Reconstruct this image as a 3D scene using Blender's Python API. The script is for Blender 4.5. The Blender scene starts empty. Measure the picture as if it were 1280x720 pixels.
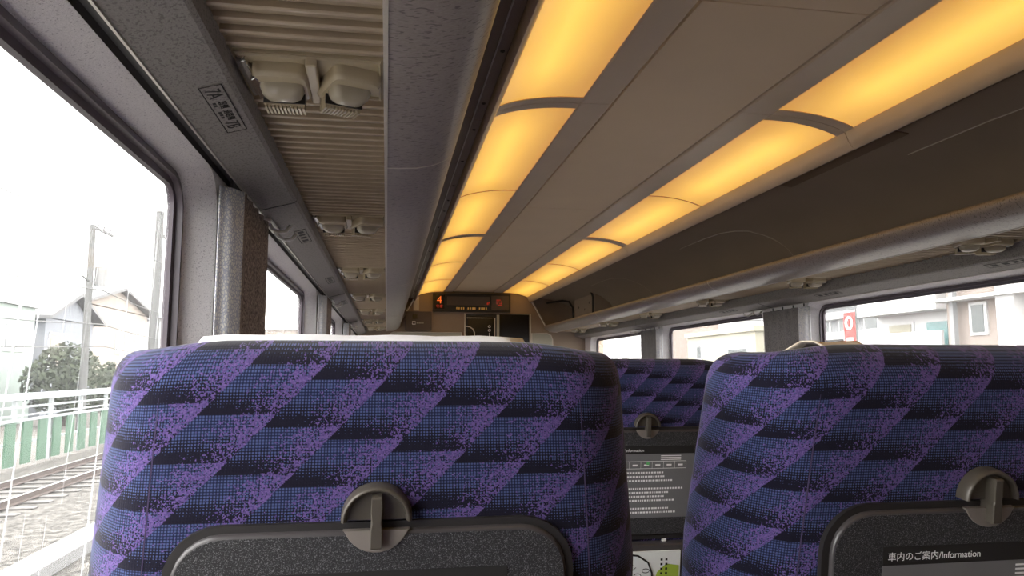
import bpy, bmesh, math, random
from mathutils import Vector, Matrix
R = math.radians
random.seed(7)
scene = bpy.context.scene
col = scene.collection
CZ = 1.2                      # eye height above the car floor
# ------------------------------------------------------------------ camera
cam_d = bpy.data.cameras.new('camera')
cam = bpy.data.objects.new('camera', cam_d); col.objects.link(cam)
cam.location = (0, 0, CZ)
cam.rotation_euler = (R(90 + 6.354), 0, R(-9.575))
cam_d.sensor_width = 36; cam_d.lens = 925 * 36 / 1280
cam_d.clip_start = 0.02; cam_d.clip_end = 500
scene.camera = cam
# ------------------------------------------------------------------ daylight: bright overcast sky
world = bpy.data.worlds.new('world'); scene.world = world; world.use_nodes = True
wb = world.node_tree.nodes['Background']
wb.inputs['Color'].default_value = (1.0, 0.985, 0.965, 1); wb.inputs['Strength'].default_value = 9.0
scene.view_settings.view_transform = 'Standard'; scene.view_settings.look = 'None'
scene.view_settings.gamma = 1; scene.view_settings.use_curve_mapping = False
scene.view_settings.exposure = 0.0
try:
    scene.cycles.max_bounces = 10; scene.cycles.diffuse_bounces = 6; scene.cycles.transparent_max_bounces = 12
    scene.cycles.sample_clamp_indirect = 4
except Exception: pass
LAMP = 1.18                   # radiance of the ceiling diffusers
# ------------------------------------------------------------------ node helpers
MATS = {}
class NT:
    def __init__(s, name):
        s.m = bpy.data.materials.new(name); s.m.use_nodes = True
        s.t = s.m.node_tree; s.n = s.t.nodes; s.l = s.t.links
        s.b = s.n['Principled BSDF']; s.out = s.n['Material Output']
        MATS[name] = s.m
    def new(s, typ, **k):
        nd = s.n.new(typ)
        for a, v in k.items(): setattr(nd, a, v)
        return nd
    def put(s, sock, v):
        if isinstance(v, bpy.types.NodeSocket): s.l.new(v, sock)
        elif v is not None: sock.default_value = v
    def math(s, op, a, b=None, c=None, clamp=False):
        nd = s.new('ShaderNodeMath', operation=op, use_clamp=clamp)
        s.put(nd.inputs[0], a); s.put(nd.inputs[1], b); s.put(nd.inputs[2], c)
        return nd.outputs[0]
    def mix(s, f, a, b):
        nd = s.new('ShaderNodeMix', data_type='RGBA')
        s.put(nd.inputs[0], f); s.put(nd.inputs[6], a); s.put(nd.inputs[7], b)
        return nd.outputs[2]
    def ramp(s, f, x0, x1, y0=0.0, y1=1.0):
        nd = s.new('ShaderNodeMapRange', clamp=True)
        s.put(nd.inputs[0], f); nd.inputs[1].default_value = x0; nd.inputs[2].default_value = x1
        nd.inputs[3].default_value = y0; nd.inputs[4].default_value = y1
        return nd.outputs[0]
    def coord(s, which='Object', scale=(1, 1, 1), rot=(0, 0, 0)):
        tc = s.new('ShaderNodeTexCoord'); mp = s.new('ShaderNodeMapping')
        mp.inputs['Scale'].default_value = scale; mp.inputs['Rotation'].default_value = rot
        s.l.new(tc.outputs[which], mp.inputs['Vector']); return mp.outputs[0]
    def noise(s, vec, scale, detail=2.0, rough=0.5):
        nd = s.new('ShaderNodeTexNoise'); s.put(nd.inputs['Vector'], vec)
        nd.inputs['Scale'].default_value = scale; nd.inputs['Detail'].default_value = detail
        nd.inputs['Roughness'].default_value = rough
        return nd.outputs['Fac']
    def bump(s, h, strength=0.3, dist=0.002):
        nd = s.new('ShaderNodeBump'); nd.inputs['Strength'].default_value = strength
        nd.inputs['Distance'].default_value = dist
        s.put(nd.inputs['Height'], h); s.l.new(nd.outputs[0], s.b.inputs['Normal'])
    def base(s, c, rough=0.5, metal=0.0, spec=0.5):
        s.put(s.b.inputs['Base Color'], c if isinstance(c, bpy.types.NodeSocket) else (*c, 1))
        s.put(s.b.inputs['Roughness'], rough); s.put(s.b.inputs['Metallic'], metal)
        s.b.inputs['Specular IOR Level'].default_value = spec
def C(r, g, b): return (r, g, b, 1)
def plain(name, c, rough=0.5, metal=0.0, var=0.08, scale=25, spec=0.5):
    t = NT(name)
    f = t.noise(t.coord('Object'), scale, 3)
    f2 = t.ramp(f, 0.3, 0.7)
    lo = tuple(v * (1 - var) for v in c); hi = tuple(min(1, v * (1 + var)) for v in c)
    t.base(t.mix(f2, C(*lo), C(*hi)), rough, metal, spec)
    return t
def speckle(name, c, dark, scale, thr=0.63, rough=0.6, stretch=(1, 1, 1), spec=0.4):
    t = NT(name)
    v = t.coord('Object', stretch)
    f = t.noise(v, scale, 1.5, 0.6)
    m = t.ramp(f, thr, thr + 0.05)
    g = t.noise(v, scale * 2.3, 1.0)
    c2 = t.mix(t.ramp(g, 0.35, 0.65), C(*[x * 0.9 for x in c]), C(*[min(1, x * 1.1) for x in c]))
    t.base(t.mix(m, c2, C(*dark)), rough, 0, spec)
    t.bump(f, 0.08, 0.0006)
    return t
# ---- surfaces of the car
speckle('wall_speckle', (0.83, 0.80, 0.80), (0.52, 0.48, 0.50), 300, 0.62, 0.5)
speckle('beam_speckle', (0.235, 0.215, 0.20), (0.15, 0.135, 0.125), 230, 0.56, 0.6, (1, 0.7, 1))
speckle('rack_speckle', (0.32, 0.275, 0.245), (0.14, 0.115, 0.105), 120, 0.59, 0.33, (0.6, 1.7, 1.0), 0.55)
plain('ceiling_beige', (0.86, 0.685, 0.475), 0.5, 0, 0.02, 4)
plain('ceiling_frame', (0.70, 0.575, 0.43), 0.32, 0, 0.03, 6)
plain('cove_brown', (0.40, 0.335, 0.265), 0.42, 0, 0.04, 3)
plain('rail_brown', (0.23, 0.175, 0.13), 0.4, 0, 0.06, 8)
plain('dark_gap', (0.035, 0.03, 0.03), 0.6)
plain('cream_edge', (0.62, 0.57, 0.49), 0.35, 0, 0.03)
plain('slat_beige', (0.42, 0.335, 0.235), 0.25, 0, 0.05, 30)
plain('unit_beige', (0.46, 0.385, 0.26), 0.25, 0, 0.04, 20)
plain('unit_lens', (0.40, 0.35, 0.26), 0.12, 0, 0.03, 20)
plain('chrome', (0.85, 0.85, 0.85), 0.12, 1.0, 0.02)
plain('alu_rail', (0.62, 0.58, 0.54), 0.3, 0.7, 0.03)
plain('black_track', (0.022, 0.02, 0.022), 0.5, 0, 0.1)
plain('window_rubber', (0.075, 0.058, 0.072), 0.42, 0, 0.08)
plain('bulkhead_brown', (0.30, 0.225, 0.165), 0.5, 0, 0.05, 6)
plain('panel_green_grey', (0.42, 0.42, 0.35), 0.45, 0, 0.04, 6)
plain('black_gloss', (0.012, 0.011, 0.012), 0.15, 0, 0.05)
plain('black_mat', (0.02, 0.018, 0.018), 0.5, 0, 0.05)
plain('box_brown', (0.10, 0.075, 0.06), 0.5, 0, 0.05)
plain('white_plastic', (0.78, 0.77, 0.73), 0.35, 0, 0.03)
plain('white_cloth', (0.82, 0.83, 0.86), 0.8, 0, 0.04, 60)
plain('cream_cloth', (0.60, 0.52, 0.42), 0.8, 0, 0.04, 60)
plain('floor_grey', (0.34, 0.29, 0.235), 0.6, 0, 0.1, 10)  # unseen floor, coloured warm so its bounce light tints the ceiling
plain('lower_wall', (0.40, 0.38, 0.38), 0.6, 0, 0.04, 10)
plain('latch_brown', (0.085, 0.074, 0.060), 0.34, 0.15, 0.05, 40)
plain('latch_light', (0.21, 0.185, 0.165), 0.3, 0.1, 0.05, 40)
plain('tray_rim', (0.055, 0.05, 0.052), 0.3, 0, 0.06, 30)
plain('sticker_grey', (0.155, 0.155, 0.16), 0.5, 0, 0.03)
plain('print_white', (0.85, 0.85, 0.85), 0.5, 0, 0.02)
plain('print_dark', (0.012, 0.011, 0.011), 0.7, 0, 0.02)
plain('print_green', (0.12, 0.50, 0.16), 0.5, 0, 0.02)
plain('magazine_white', (0.80, 0.82, 0.80), 0.4, 0, 0.02)
plain('magazine_green', (0.36, 0.48, 0.06), 0.4, 0, 0.05)
plain('seat_metal', (0.25, 0.25, 0.26), 0.4, 0.3, 0.05)
plain('seam_dark', (0.05, 0.035, 0.09), 0.9, 0, 0.1)
plain('thread_light', (0.30, 0.24, 0.50), 0.9, 0, 0.1)
t = NT('tray_speckle')
v = t.coord('Object'); n1 = t.noise(v, 900, 1.0, 0.7); n2 = t.noise(v, 2000, 0)
t.base(t.mix(t.ramp(t.math('ADD', t.math('MULTIPLY', n1, 0.7), t.math('MULTIPLY', n2, 0.3)), 0.53, 0.68), C(0.018, 0.018, 0.02), C(0.21, 0.21, 0.218)), 0.45)
t.bump(n1, 0.3, 0.0008)
# ---- seat fabric: diagonal bands that fade from blue and navy rows to purple specks (UV in metres)
t = NT('seat_fabric')
tc = t.new('ShaderNodeTexCoord'); sp = t.new('ShaderNodeSeparateXYZ'); t.l.new(tc.outputs['UV'], sp.inputs[0])
u, vv = sp.outputs[0], sp.outputs[1]
cu = t.math('MULTIPLY', t.math('FLOOR', t.math('DIVIDE', u, 0.0011)), 0.0011)
cv = t.math('MULTIPLY', t.math('FLOOR', t.math('DIVIDE', vv, 0.0011)), 0.0011)
w = t.math('DIVIDE', t.math('SUBTRACT', cu, t.math('MULTIPLY', cv, 0.95)), 0.0670)
band = t.math('FLOOR', w); tt = t.math('FRACT', w)
r = t.math('FRACT', t.math('DIVIDE', t.math('ADD', t.math('ADD', cv, t.math('MULTIPLY', band, 0.0115)), 5.0), 0.0415))
def white(seed):
    cb = t.new('ShaderNodeCombineXYZ'); t.l.new(cu, cb.inputs[0]); t.l.new(cv, cb.inputs[1]); cb.inputs[2].default_value = seed
    wn = t.new('ShaderNodeTexWhiteNoise', noise_dimensions='3D')
    sc_ = t.new('ShaderNodeVectorMath', operation='SCALE'); t.l.new(cb.outputs[0], sc_.inputs[0]); sc_.inputs[3].default_value = 733.1
    t.l.new(sc_.outputs[0], wn.inputs['Vector']); return wn.outputs['Value']
def smooth_cells(seed, size):
    cb = t.new('ShaderNodeCombineXYZ'); t.l.new(u, cb.inputs[0]); t.l.new(vv, cb.inputs[1]); cb.inputs[2].default_value = seed
    return t.noise(cb.outputs[0], 1 / size, 0.0)
wa, wb_ = white(1.0), white(2.0)
blob = t.ramp(smooth_cells(3.0, 0.0021), 0.22, 0.78)
spk = t.math('ADD', t.math('MULTIPLY', wa, 0.45), t.math('MULTIPLY', blob, 0.55))
su = t.math('SINE', t.math('MULTIPLY', u, 2 * math.pi / 0.0027)); sv = t.math('SINE', t.math('MULTIPLY', vv, 2 * math.pi / 0.0027))
grid = t.math('POWER', t.math('MULTIPLY', t.math('ADD', t.math('MULTIPLY', su, 0.5), 0.5), t.math('ADD', t.math('MULTIPLY', sv, 0.5), 0.5)), 0.5)
dither = t.math('ADD', t.math('MULTIPLY', grid, 0.7), t.math('MULTIPLY', wb_, 0.3))
dk = t.math('MAXIMUM', t.ramp(r, 0.10, 0.66, 1.0, 0.0), t.ramp(r, 0.985, 1.0))
wedge = t.math('ADD', t.math('MULTIPLY', dk, t.ramp(tt, 0.30, 0.9, 1.0, 0.5)), t.ramp(tt, 0.35, 1.0, 0.0, 0.34))
dmask = t.math('GREATER_THAN', t.math('ADD', wedge, 0.02), dither)
pp = t.math('SUBTRACT', t.ramp(tt, 0.03, 0.92, 0.0, 0.67), t.math('MULTIPLY', dk, 0.19))
pmask = t.math('GREATER_THAN', pp, spk)
blue = t.mix(t.ramp(grid, 0.2, 0.8), C(0.012, 0.015, 0.045), C(0.062, 0.084, 0.195))
basec = t.mix(dmask, blue, C(0.009, 0.008, 0.018))
purp = t.mix(wb_, C(0.068, 0.045, 0.155), C(0.14, 0.09, 0.265))
t.base(t.mix(pmask, basec, purp), 0.95, 0, 0.15)
t.b.inputs['Sheen Weight'].default_value = 0.15; t.b.inputs['Sheen Roughness'].default_value = 0.4
t.bump(t.math('ADD', grid, spk), 0.25, 0.0006)
# ---- curtains
t = NT('curtain_brown'); v = t.coord('Object', (1, 1, 0.35)); n = t.noise(v, 420, 2, 0.7)
t.base(t.mix(t.ramp(n, 0.38, 0.62), C(0.10, 0.075, 0.065), C(0.36, 0.29, 0.25)), 0.9)
t.bump(n, 0.4, 0.001)
t = NT('curtain_grey'); v = t.coord('Object', (1, 1, 0.35)); n = t.noise(v, 420, 2, 0.7)
t.base(t.mix(t.ramp(n, 0.38, 0.62), C(0.10, 0.095, 0.10), C(0.26, 0.25, 0.25)), 0.9)
t = NT('curtain_light'); v = t.coord('Object', (1, 1, 0.6))
vo = t.new('ShaderNodeTexVoronoi', feature='DISTANCE_TO_EDGE'); t.l.new(v, vo.inputs['Vector']); vo.inputs['Scale'].default_value = 210
t.base(t.mix(t.ramp(vo.outputs['Distance'], 0.06, 0.2), C(0.45, 0.47, 0.56), C(0.80, 0.79, 0.74)), 0.85)
# ---- glass with pale streaks and a translucent layer imitating bright outdoor haze
def glass(name, streaks):
    t = NT(name)
    tr = t.new('ShaderNodeBsdfTransparent'); gl = t.new('ShaderNodeBsdfGlossy'); gl.inputs['Roughness'].default_value = 0.02
    tl = t.new('ShaderNodeBsdfTranslucent'); tl.inputs['Color'].default_value = C(0.95, 0.97, 1.0)
    tr.inputs['Color'].default_value = C(0.985, 0.99, 0.985)
    m1 = t.new('ShaderNodeMixShader'); m2 = t.new('ShaderNodeMixShader')
    lw = t.new('ShaderNodeLayerWeight'); lw.inputs['Blend'].default_value = 0.5
    t.l.new(t.math('ADD', 0.03, t.math('MULTIPLY', t.math('POWER', lw.outputs['Facing'], 5.0), 0.5)), m1.inputs[0]); t.l.new(tr.outputs[0], m1.inputs[1]); t.l.new(gl.outputs[0], m1.inputs[2])
    if streaks:
        tc = t.new('ShaderNodeTexCoord'); sp = t.new('ShaderNodeSeparateXYZ'); t.l.new(tc.outputs['Object'], sp.inputs[0])
        a = t.math('SUBTRACT', sp.outputs[1], t.math('MULTIPLY', sp.outputs[2], 0.18))
        cb = t.new('ShaderNodeCombineXYZ'); t.l.new(a, cb.inputs[0]); t.l.new(t.math('MULTIPLY', sp.outputs[2], 0.012), cb.inputs[1])
        line = t.ramp(t.noise(cb.outputs[0], 80, 1.0, 0.4), 0.635, 0.665)
        fleck = t.noise(t.coord('Object', (1, 1, 0.25)), 230, 2, 0.6)
        low = t.ramp(sp.outputs[2], 0.32, 0.05)
        d = t.math('ADD', 0.03, t.math('MULTIPLY', low, t.math('ADD', t.math('MULTIPLY', line, 0.24), t.math('MULTIPLY', t.ramp(fleck, 0.6, 0.75), 0.06))))
        t.l.new(d, m2.inputs[0])
    else: m2.inputs[0].default_value = 0.03
    t.l.new(m1.outputs[0], m2.inputs[1]); t.l.new(tl.outputs[0], m2.inputs[2])
    t.l.new(m2.outputs[0], t.out.inputs['Surface'])
glass('glass_streaked', True); glass('glass_clear', False)
# ---- lamps
t = NT('lamp_diffuser')
at_ = t.new('ShaderNodeUVMap'); sp = t.new('ShaderNodeSeparateXYZ'); t.l.new(at_.outputs[0], sp.inputs[0])
g = t.math('MULTIPLY', t.ramp(sp.outputs[0], 0.0, 0.55), t.ramp(sp.outputs[0], 1.0, 0.6, 0.35, 1.0))
ends = t.math('MULTIPLY', t.ramp(sp.outputs[1], 0.0, 0.22, 0.45, 1.0), t.ramp(sp.outputs[1], 1.0, 0.78, 0.45, 1.0))
g = t.math('MULTIPLY', g, ends)
t.base((0.75, 0.62, 0.42), 0.28, 0, 0.5)
t.l.new(t.mix(g, C(0.60, 0.265, 0.035), C(1.0, 0.565, 0.08)), t.b.inputs['Emission Color'])
t.l.new(t.ramp(g, 0.0, 1.0, LAMP * 0.72, LAMP), t.b.inputs['Emission Strength'])
def emit(name, c, s):
    t = NT(name); t.base((0.02, 0.02, 0.02), 0.5); t.b.inputs['Emission Color'].default_value = C(*c); t.b.inputs['Emission Strength'].default_value = s
emit('led_orange', (1.0, 0.16, 0.02), 1.0); emit('led_amber', (0.8, 0.38, 0.08), 0.35); emit('led_red', (0.9, 0.05, 0.02), 0.4)
# ---- outdoors
t = NT('ballast'); v = t.coord('Object'); n = t.noise(v, 6, 4, 0.85); n3 = t.noise(v, 0.6, 2)
t.base(t.mix(t.ramp(n, 0.40, 0.60), C(0.022, 0.020, 0.017), C(0.13, 0.122, 0.11)), 0.95, 0, 0.2); t.bump(n, 0.8, 0.05)
plain('rail_rust', (0.045, 0.027, 0.02), 0.6, 0, 0.2, 6); plain('rail_shine', (0.55, 0.54, 0.53), 0.25, 0.9, 0.05)
plain('concrete', (0.085, 0.08, 0.075), 0.85, 0, 0.12, 4); plain('concrete_pale', (0.17, 0.17, 0.17), 0.8, 0, 0.1, 4)
plain('fence_green', (0.035, 0.09, 0.052), 0.6, 0, 0.15, 3); plain('fence_white', (0.26, 0.285, 0.29), 0.5, 0, 0.06, 3)
plain('house_mint', (0.235, 0.275, 0.252), 0.85, 0, 0.03, 1); plain('house_peach', (0.27, 0.232, 0.20), 0.85, 0, 0.03, 1)
plain('house_white', (0.46, 0.46, 0.46), 0.85, 0, 0.03, 1); plain('house_blue', (0.19, 0.20, 0.222), 0.85, 0, 0.03, 1)
plain('house_cream', (0.29, 0.275, 0.215), 0.85, 0, 0.03, 1); plain('house_taupe', (0.20, 0.165, 0.145), 0.85, 0, 0.05, 1)
plain('house_grey', (0.20, 0.205, 0.21), 0.85, 0, 0.05, 1)
plain('roof_tile', (0.085, 0.08, 0.075), 0.7, 0, 0.15, 3); plain('roof_grey', (0.11, 0.11, 0.112), 0.7, 0, 0.1, 3)
plain('pane_dark', (0.08, 0.09, 0.09), 0.15, 0, 0.1, 2); plain('pane_teal', (0.07, 0.16, 0.16), 0.2, 0, 0.1, 2)
plain('banner_red', (0.45, 0.035, 0.03), 0.7, 0, 0.05, 3); plain('pole_grey', (0.09, 0.09, 0.088), 0.8, 0, 0.15, 5)
plain('leaf', (0.025, 0.035, 0.014), 0.7, 0, 0.5, 3); plain('bark', (0.05, 0.04, 0.03), 0.9)
plain('soil', (0.11, 0.10, 0.09), 0.95, 0, 0.2, 0.5); plain('car_body', (0.33, 0.34, 0.36), 0.3, 0, 0.03)
M = MATS
# ------------------------------------------------------------------ mesh helpers
class MB:
    def __init__(s): s.v = []; s.f = []; s.uv = None; s.mi = []
    def quad_strip(s, rings, closed=True, cap=False, mi=0):
        b = len(s.v); n = len(rings[0])
        for r in rings: s.v += [tuple(p) for p in r]
        for i in range(len(rings) - 1):
            for j in range(n if closed else n - 1):
                k = (j + 1) % n
                s.f.append((b + i * n + j, b + i * n + k, b + (i + 1) * n + k, b + (i + 1) * n + j)); s.mi.append(mi)
        if cap:
            s.f.append(tuple(b + j for j in reversed(range(n)))); s.mi.append(mi)
            s.f.append(tuple(b + (len(rings) - 1) * n + j for j in range(n))); s.mi.append(mi)
        return s
    def box(s, a, c, mi=0):
        (x0, y0, z0), (x1, y1, z1) = a, c
        return s.quad_strip([[(x0, y0, z0), (x1, y0, z0), (x1, y1, z0), (x0, y1, z0)], [(x0, y0, z1), (x1, y0, z1), (x1, y1, z1), (x0, y1, z1)]], True, True, mi)
    def ext(s, prof, y0, y1, closed=True, cap=True):
        return s.quad_strip([[(x, y0, z) for x, z in prof], [(x, y1, z) for x, z in prof]], closed, cap and closed)
    def prism(s, poly, axis, a, b):
        def P(p, t):
            if axis == 'x': return (t, p[0], p[1])
            if axis == 'y': return (p[0], t, p[1])
            return (p[0], p[1], t)
        return s.quad_strip([[P(p, a) for p in poly], [P(p, b) for p in poly]], True, True)
    def tube(s, path, r, n=8, closed=False):
        pts = [Vector(p) for p in path]; rings = []
        for i, p in enumerate(pts):
            if closed: d = pts[(i + 1) % len(pts)] - pts[i - 1]
            else: d = pts[min(i + 1, len(pts) - 1)] - pts[max(i - 1, 0)]
            d.normalize()
            a = Vector((0, 0, 1)) if abs(d.z) < 0.9 else Vector((1, 0, 0))
            e = d.cross(a).normalized(); f = d.cross(e).normalized()
            rr = r[i] if isinstance(r, (list, tuple)) else r
            rings.append([tuple(p + (e * math.cos(q) + f * math.sin(q)) * rr) for q in [2 * math.pi * k / n for k in range(n)]])
        if closed: rings.append(rings[0])
        return s.quad_strip(rings, True, not closed)
    def build(s, name, mat, parent=None, off=(0, 0, 0), smooth=False, bevel=0, sharp=None):
        me = bpy.data.meshes.new(name)
        o_ = Vector(off)
        me.from_pydata([tuple(Vector(p) - o_) for p in s.v], [], s.f)
        mats = mat if isinstance(mat, (list, tuple)) else [mat]
        for m in mats: me.materials.append(M[m] if isinstance(m, str) else m)
        if len(mats) > 1: me.polygons.foreach_set('material_index', s.mi)
        if s.uv:
            ul = me.uv_layers.new(name='UVMap')
            for lp in me.loops: ul.data[lp.index].uv = s.uv[lp.vertex_index]
        bm = bmesh.new(); bm.from_mesh(me)
        if s.uv is None: bmesh.ops.remove_doubles(bm, verts=bm.verts, dist=1e-6)
        bmesh.ops.recalc_face_normals(bm, faces=bm.faces)
        if bevel:
            es = [e for e in bm.edges if len(e.link_faces) == 2 and e.calc_face_angle(0) > R(35)]
            bmesh.ops.bevel(bm, geom=es, offset=bevel, segments=2, affect='EDGES', profile=0.5)
        bm.to_mesh(me); bm.free()
        if smooth:
            for p in me.polygons: p.use_smooth = True
            if sharp:
                try: me.set_sharp_from_angle(angle=R(sharp))
                except Exception: pass
        o = bpy.data.objects.new(name, me); col.objects.link(o)
        if parent: o.parent = parent
        return o
def tag(o, label=None, cat=None, group=None, kind=None):
    if label: o['label'] = label
    if cat: o['category'] = cat
    if group: o['group'] = group
    if kind: o['kind'] = kind
    return o
def thing(name, label, cat, loc=(0, 0, 0), group=None):
    o = bpy.data.objects.new(name, None); col.objects.link(o); o.location = loc; o.empty_display_size = 0.05
    return tag(o, label, cat, group)
def struct(o, label=None, cat=None): return tag(o, label, cat, kind='structure')
def copy_tree(o, parent=None):
    c = o.copy(); col.objects.link(c); c.parent = parent
    for ch in list(o.children): copy_tree(ch, c)
    return c
def rrect(w0, w1, h0, h1, r, n=6, flat=False):
    pts = []
    for (cx, cy, a0) in ((w1 - r, h0 + r, -90), (w1 - r, h1 - r, 0), (w0 + r, h1 - r, 90), (w0 + r, h0 + r, 180)):
        for k in range(n + 1):
            a = R(a0 + 90 * k / n)
            if flat: pts.append((w1 if cx > (w0 + w1) / 2 else w0, h1 if cy > (h0 + h1) / 2 else h0))
            else: pts.append((cx + r * math.cos(a), cy + r * math.sin(a)))
    return pts
def text_obj(name, body, size, mat, parent, loc, rot, ext=0.0003, align='LEFT'):
    cu = bpy.data.curves.new(name, 'FONT'); cu.body = body; cu.size = size; cu.extrude = ext; cu.align_x = align
    tmp = bpy.data.objects.new(name + '_tmp', cu); col.objects.link(tmp)
    bpy.context.view_layer.update()
    dg = bpy.context.evaluated_depsgraph_get()
    me = bpy.data.meshes.new_from_object(tmp.evaluated_get(dg)); me.name = name
    bpy.data.objects.remove(tmp); bpy.data.curves.remove(cu)
    me.materials.clear(); me.materials.append(M[mat])
    o = bpy.data.objects.new(name, me); col.objects.link(o); o.parent = parent; o.location = loc; o.rotation_euler = rot
    return o
# ------------------------------------------------------------------ the car shell
XC = 1.0075; Y0, Y1 = -3.0, 8.75
SIDES = ((-1, 'left'), (1, 'right'))
def X(dx, s): return XC + s * dx
def prof(pts, s): return [(X(dx, s), CZ + z) for dx, z in pts]
struct(MB().box((X(1.6, -1), Y0, -0.06), (X(1.6, 1), Y1 + 2, 0)).build('floor', 'floor_grey'), 'dark grey floor of the railway car', 'floor')
WP = 2.29; WW = 1.65; WFAR = 1.55                 # window pitch, width, far edge of the nearest window
WZ0, WZ1 = CZ - 0.42, CZ + 0.388
GX, FX = 1.4425, 1.37                             # glass plane, wall face (distance from the car's middle)
nwin = 0
for s, side in SIDES:
    DZ = 0.0 if s < 0 else -0.022
    WZ0, WZ1 = CZ - 0.42 + DZ, CZ + 0.388 + DZ
    wall = MB()
    x_f, x_g = X(FX, s), X(GX, s)
    # lower wall and the strip over the windows
    wall.ext([(x_f, 0), (X(1.50, s), 0), (X(1.50, s), WZ0 - 0.06), (x_f, WZ0 - 0.06)], Y0, Y1)
    cells = []
    k = -2
    for k in range(-1, 4):
        y1 = WFAR + WP * k; y0 = y1 - WW
        c0, c1 = max(Y0, y0 - (WP - WW) / 2), min(Y1, y1 + (WP - WW) / 2)
        if k == -1: c0 = Y0
        if k == 3: c1 = Y1
        zt = CZ + 0.4149 + DZ; zb = WZ0 - 0.06
        outer = rrect(c0, c1, zb, zt, 0.05, flat=True)
        mid = rrect(y0 - 0.075, y1 + 0.085, zb + 0.001, zt - 0.0005, 0.09)
        inn = rrect(y0 - 0.028, y1 + 0.028, WZ0 - 0.028, WZ1 + 0.002, 0.075)
        wall.quad_strip([[(x_f, a, b) for a, b in outer], [(x_f, a, b) for a, b in mid], [(X(GX - 0.012, s), a, b) for a, b in inn], [(X(GX + 0.008, s), a, b) for a, b in inn]], True)
        # outer skin of the cell so that no light leaks
        wall.quad_strip([[(X(GX + 0.01, s), a, b) for a, b in outer], [(X(GX + 0.01, s), a, b) for a, b in inn]], True)
        nwin += 1
        wn = bpy.data.objects.new('window_%d' % nwin, None); col.objects.link(wn)
        wn.location = (x_g, (y0 + y1) / 2, WZ0)
        off = wn.location
        j_ = k if s < 0 else k - 1
        if j_ < 0: wl = 'dark framed window of the %s wall, %s the camera and out of view' % (side, 'behind' if k < 0 else 'beside')
        else: wl = ['large dark framed window nearest the camera in the %s wall', 'second dark framed window along the %s wall', 'third dark framed window along the %s wall', 'farthest dark framed window in the %s wall'][j_] % side
        struct(wn, wl, 'window')
        f = MB()
        r0 = rrect(y0 - 0.03, y1 + 0.03, WZ0 - 0.03, WZ1 + 0.002, 0.075); r1 = rrect(y0, y1, WZ0, WZ1 - 0.023, 0.035)
        rm = rrect(y0 - 0.014, y1 + 0.014, WZ0 - 0.014, WZ1 - 0.011, 0.062)
        f.quad_strip([[(X(GX + 0.012, s), a, b) for a, b in r0], [(X(GX - 0.020, s), a, b) for a, b in r0], [(X(GX - 0.022, s), a, b) for a, b in rm],
                      [(X(GX - 0.010, s), a, b) for a, b in rm], [(X(GX - 0.008, s), a, b) for a, b in r1], [(X(GX + 0.004, s), a, b) for a, b in r1]], True)
        f.build('frame', 'window_rubber', wn, off, smooth=True, sharp=40)
        gp = rrect(y0 - 0.005, y1 + 0.005, WZ0 - 0.005, WZ1 - 0.018, 0.05)
        g = MB(); g.v = [(x_g, a, b) for a, b in gp]; g.f = [tuple(range(len(gp)))]; g.mi = [0]
        g.build('pane', 'glass_streaked' if s < 0 else 'glass_clear', wn, (wn.location[0], wn.location[1], CZ))
        wn.children[-1].location = (0, 0, CZ - WZ0)
    struct(wall.build('wall_' + side, 'wall_speckle'), 'pale speckled %s side wall of the car with splayed window recesses' % side, 'wall')
    # curtain track and beam above the windows
    tr = MB().ext(prof([(1.333, 0.409 + DZ), (1.337, 0.425 + DZ), (1.366, 0.425 + DZ), (1.37, 0.4155 + DZ), (1.50, 0.4155 + DZ), (1.50, 0.47), (1.30, 0.47), (1.30, 0.43 + DZ)], s), Y0, Y1)
    tro = thing('curtain_track', 'black curtain track with a thin metal rail above the %s windows' % side, 'curtain track', (X(1.35, s), 0, CZ + 0.41))
    tr.build('channel', 'black_track', tro, tro.location)
    MB().ext(prof([(1.3330, 0.402 + DZ), (1.3365, 0.402 + DZ), (1.3365, 0.410 + DZ), (1.3330, 0.410 + DZ)], s), Y0, Y1).build('rail', 'alu_rail', tro, tro.location)
    MB().ext(prof([(1.3405, 0.4095 + DZ), (1.3430, 0.4095 + DZ), (1.3430, 0.424 + DZ), (1.3405, 0.424 + DZ)], s), Y0, Y1).build('rail', 'alu_rail', tro, tro.location)
    be = MB().ext(prof([(1.3325, 0.405 + DZ), (1.3325, 0.43 + DZ), (1.30, 0.47), (1.2475, 0.475), (1.2425, 0.468), (1.2425, 0.434 + DZ), (1.249, 0.4285 + DZ)], s), Y0, Y1)
    bo = be.build('trim_1' if s < 0 else 'trim_2', 'beam_speckle')
    struct(bo, 'dark speckled beam running between the %s windows and the luggage rack' % side, 'beam')
    for q in (1.93, 4.22, 6.51):
        MB().ext(prof([(1.3330, 0.4035 + DZ), (1.249, 0.4270 + DZ), (1.2423, 0.4335 + DZ), (1.2423, 0.46 + DZ), (1.245, 0.46 + DZ), (1.27, 0.43 + DZ)], s), q, q + 0.004).build('joint', 'dark_gap', bo)
    # luggage rack
    lr = thing('luggage_rack', 'speckled grey overhead luggage rack along the %s side' % side, 'luggage rack', (X(1.1, s), 0, CZ + 0.46))
    nose = [(1.0135, 0.4615), (0.985, 0.4618), (0.9475, 0.4645), (0.915, 0.4715), (0.8975, 0.478), (0.879, 0.489), (0.8675, 0.501), (0.861, 0.511), (0.8595, 0.520), (0.862, 0.529), (0.870, 0.535), (0.885, 0.536), (1.0, 0.5305), (1.42, 0.525), (1.42, 0.50), (1.0135, 0.50)]
    seams = [-3.0, -0.75, 1.68, 4.1, 6.5, 8.74]
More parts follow.
